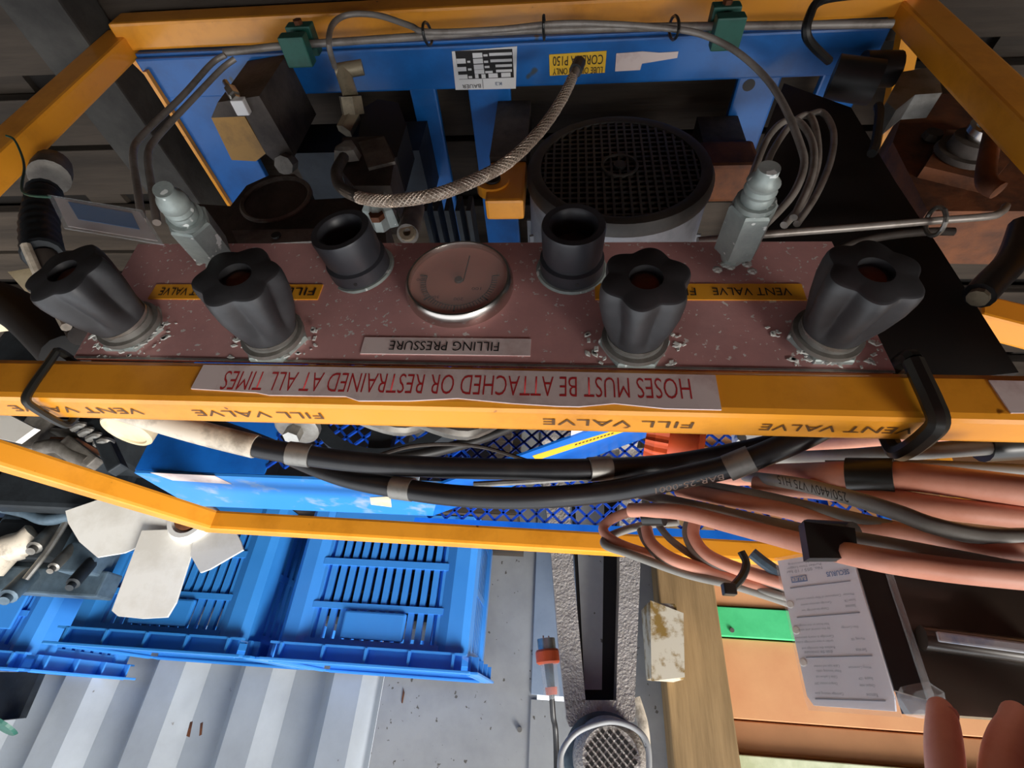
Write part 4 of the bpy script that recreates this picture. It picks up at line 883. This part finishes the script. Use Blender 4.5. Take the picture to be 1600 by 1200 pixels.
# transparent plug with orange ring
pa, pb = P(853, 998, Y=-.965), P(862, 1084, Y=-.965); d = (pb-pa); L_ = d.length; d.normalize()
PL = thing('power_plug', pa, 'clear power plug with an orange screw ring hanging beside the machine column', 'plug')
mk().lathe(pa, d, [(0, .020), (.03, .020), (.03, .017), (.002, .017)], 24).build('shroud', 'steel', PL, True)
mk().lathe(pa+d*.022, d, [(0, .024), (.004, .0265), (.024, .0265), (.028, .022)], 36, mod=lambda t, h: 1+.03*sin(18*t)).build('screw_ring', 'orange_plastic', PL)
mk().lathe(pa+d*.05, d, [(0, .0185), (L_*.55, .0165), (L_*.62, .013)], 20).build('clear_body', 'clear_plastic', PL, True)
mk().lathe(pa+d*.05, d, [(0, .010), (L_*.5, .008)], 8).build('wiring', 'engine', PL)
mk().lathe(pb-d*.012, d, [(0, .013), (.014, .012)], 16).build('gland', 'orange_plastic', PL, True)
mk().tube([pb, pb+V((.004, -.02, .04)), pb+V((.012, -.06, .10)), pb+V((.02, -.09, .40))], .006, 10, 6).build('lead', 'black_hose', PL, True)
for k_ in (-1, 1): mk().box(pa+V((k_*.006, 0, -.0)), (.003, .006, .012)).build('pin', 'chrome', PL)
# junction box
a, b_ = P(1014, 940, Y=-1.0), P(1069, 1062, Y=-1.0)
JB = thing('junction_box', V(((a.x+b_.x)/2, -1.0, a.z)), 'dirty white junction box fixed to the timber post', 'box')
bx_ = mk().box(((a.x+b_.x)/2, -1.058, (a.z+b_.z)/2), (b_.x-a.x+.004, .105, b_.z-a.z), bev=.004).build('box', 'dirty_box', JB)
mk().prism([P(x, y_, Y=-.999) for x, y_ in ((1016, 938), (1068, 958), (1070, 1058), (1018, 1064))], (0, -.006, 0)).build('lid', 'dirty_box', JB)
# dark panel + hook at far left of the wall
t = mk().prism([P(x, y_, Y=-1.1) for x, y_ in ((-40, 1050), (62, 1050), (30, 1122), (-40, 1130))], (0, -.02, 0)).build('blue_plate', 'engine_dark'); tag(t, 'dark blue plate hung on the corrugated wall under the crates', 'plate')
mk().lathe(P(5, 1132, Y=-1.08), (-.2, .5, 1), [(0, .04), (.006, .036)], 24).build('plate_cap', 'green_clamp', t)

# ------------------------------------------------------------------ person holding the unit; red of the unseen clothes chosen to tint the panel
def skin(name, J, E_, material, parent=None, sub=2):
    me = bpy.data.meshes.new(name); me.from_pydata([j[:3] for j in J], E_, [])
    ob = bpy.data.objects.new(name, me); COL.objects.link(ob)
    md = ob.modifiers.new('s', 'SKIN'); md.use_smooth_shade = True
    for i, j in enumerate(J):
        sv = me.skin_vertices[0].data[i]; r = j[3]; sv.radius = r if isinstance(r, tuple) else (r, r); sv.use_root = (i == 0)
    ob.modifiers.new('d', 'SUBSURF').levels = sub
    bpy.context.view_layer.update()
    nm = bpy.data.meshes.new_from_object(ob.evaluated_get(bpy.context.evaluated_depsgraph_get()))
    bpy.data.objects.remove(ob)
    nm.materials.clear(); nm.materials.append(MATS[material])
    for p in nm.polygons: p.use_smooth = True
    cen = V((0, 0, 0)); return link(name, nm, cen, parent)
def chain(J, E_, start, pts):
    prev = start
    for p in pts: J.append(p); E_.append((prev, len(J)-1)); prev = len(J)-1
    return prev
yF = fx.y+.014
t1 = P(1468, 1098, Y=yF); t1b = P(1474, 1155, Y=yF+.006); t1c = P(1480, 1240, Y=yF+.018)
t2 = P(1585, 1108, Y=yF+.004); t2b = P(1572, 1165, Y=yF+.012); t2c = P(1560, 1250, Y=yF+.025)
palm = V((t1c.x+.035, yF+.055, t1c.z+.055)); wr_ = palm+V((.05, .06, .06))
J = []; E_ = []
body = [(.42, 1.05, .28, (.15, .11))]; J += body
ch = chain(J, E_, 0, [(.40, .98, .50, (.15, .11)), (.38, .90, .72, (.18, .12)), (.37, .86, .84, (.10, .08)), (.36, .82, .90, .055), (.35, .78, .97, (.07, .085)), (.35, .76, 1.06, (.072, .09)), (.35, .77, 1.12, .05)])
for sx in (-1, 1):
    chain(J, E_, 0, [(.42+sx*.10, 1.05, .2, .085), (.42+sx*.14-.12, .82, -.14, .06), (.42+sx*.14-.1, .98, -.56, .04), (.42+sx*.14-.1, .88, -.595, (.04, .03))])
# left arm hanging bent, right arm to the unit
chain(J, E_, 2, [(.58, .88, .76, .055), (.64, .80, .55, .045), (.50, .52, .40, .034)][:2]+[(wr_.x+.10, wr_.y+.12, wr_.z+.13, .036), (wr_.x, wr_.y, wr_.z, (.026, .02)), (palm.x, palm.y, palm.z, (.034, .018))])
pi_ = len(J)-1
def fing(pts):
    base = pi_; chain(J, E_, base, pts)
fing([(t1c.x, t1c.y, t1c.z, .0086), (t1b.x, t1b.y, t1b.z, .0083), (t1.x, t1.y, t1.z+.004, .0072), (t1.x, t1.y-.002, t1.z-.003, .0042)])
fing([(t2c.x, t2c.y, t2c.z, .0092), (t2b.x, t2b.y, t2b.z, .009), (t2.x, t2.y, t2.z+.004, .0078), (t2.x+.001, t2.y-.002, t2.z-.004, .0045)])
o3 = V((.024, .0, .004))
fing([tuple(t2c+o3)+(.0095,), tuple(t2b+o3)+(.0092,), tuple(t2+o3+V((0, 0, .004)))+(.008,)])
fing([tuple(t2c+o3*1.9)+(.0085,), tuple(t2b+o3*1.85)+(.008,), tuple(t2+o3*1.8+V((0, 0, .014)))+(.007,)])
fing([(palm.x-.045, palm.y+.0, palm.z+.0, .011), (palm.x-.055, palm.y-.03, palm.z-.012, .010), (palm.x-.05, palm.y-.05, palm.z-.02, .009)])
chain(J, E_, 2, [(.19, .86, .76, .055), (.10, .80, .55, .045), (.04, .62, .40, .034), (.035, .55, .37, (.03, .02)), (.03, .50, .345, .012), (.03, .47, .33, .009)])
PR = skin('person', J, E_, 'skin'); tag(PR, 'person in dull red clothes, unseen and picked to tint the panel, whose fingertips hold the dark monitor unit', 'person')
J2 = [(.42, 1.05, .30, (.17, .13))]; E2 = []
chain(J2, E2, 0, [(.40, .98, .50, (.17, .13)), (.38, .90, .72, (.20, .14)), (.37, .865, .83, (.12, .10))])
for pts in ([(.58, .88, .76, .07), (.64, .80, .58, .06)], [(.19, .86, .76, .07), (.11, .80, .58, .06)]): chain(J2, E2, 2, pts)
skin('shirt', J2, E2, 'shirt', PR)
J3 = [(.42, 1.05, .26, (.165, .125))]; E3 = []
for sx in (-1, 1): chain(J3, E3, 0, [(.42+sx*.10, 1.05, .18, .1), (.42+sx*.14-.12, .82, -.14, .085), (.42+sx*.14-.1, .98, -.52, .06)])
skin('trousers', J3, E3, 'trousers', PR)
mk().lathe((.35, .775, 1.05), UP, [(0, .08), (.04, .092), (.075, .075), (.095, .03)], 24).build('hair', 'hair', PR, True)
for tq, dx in ((t1, 0), (t2, 0)):
    mk().lathe(tq+V((-.001, .0048, .005)), (-.1, 1, .1), [(0, .0046), (.0008, .0042), (.0011, .002)], 16, mod=lambda t, h: 1+.15*cos(2*t)).build('fingernail', 'nail', PR, True)
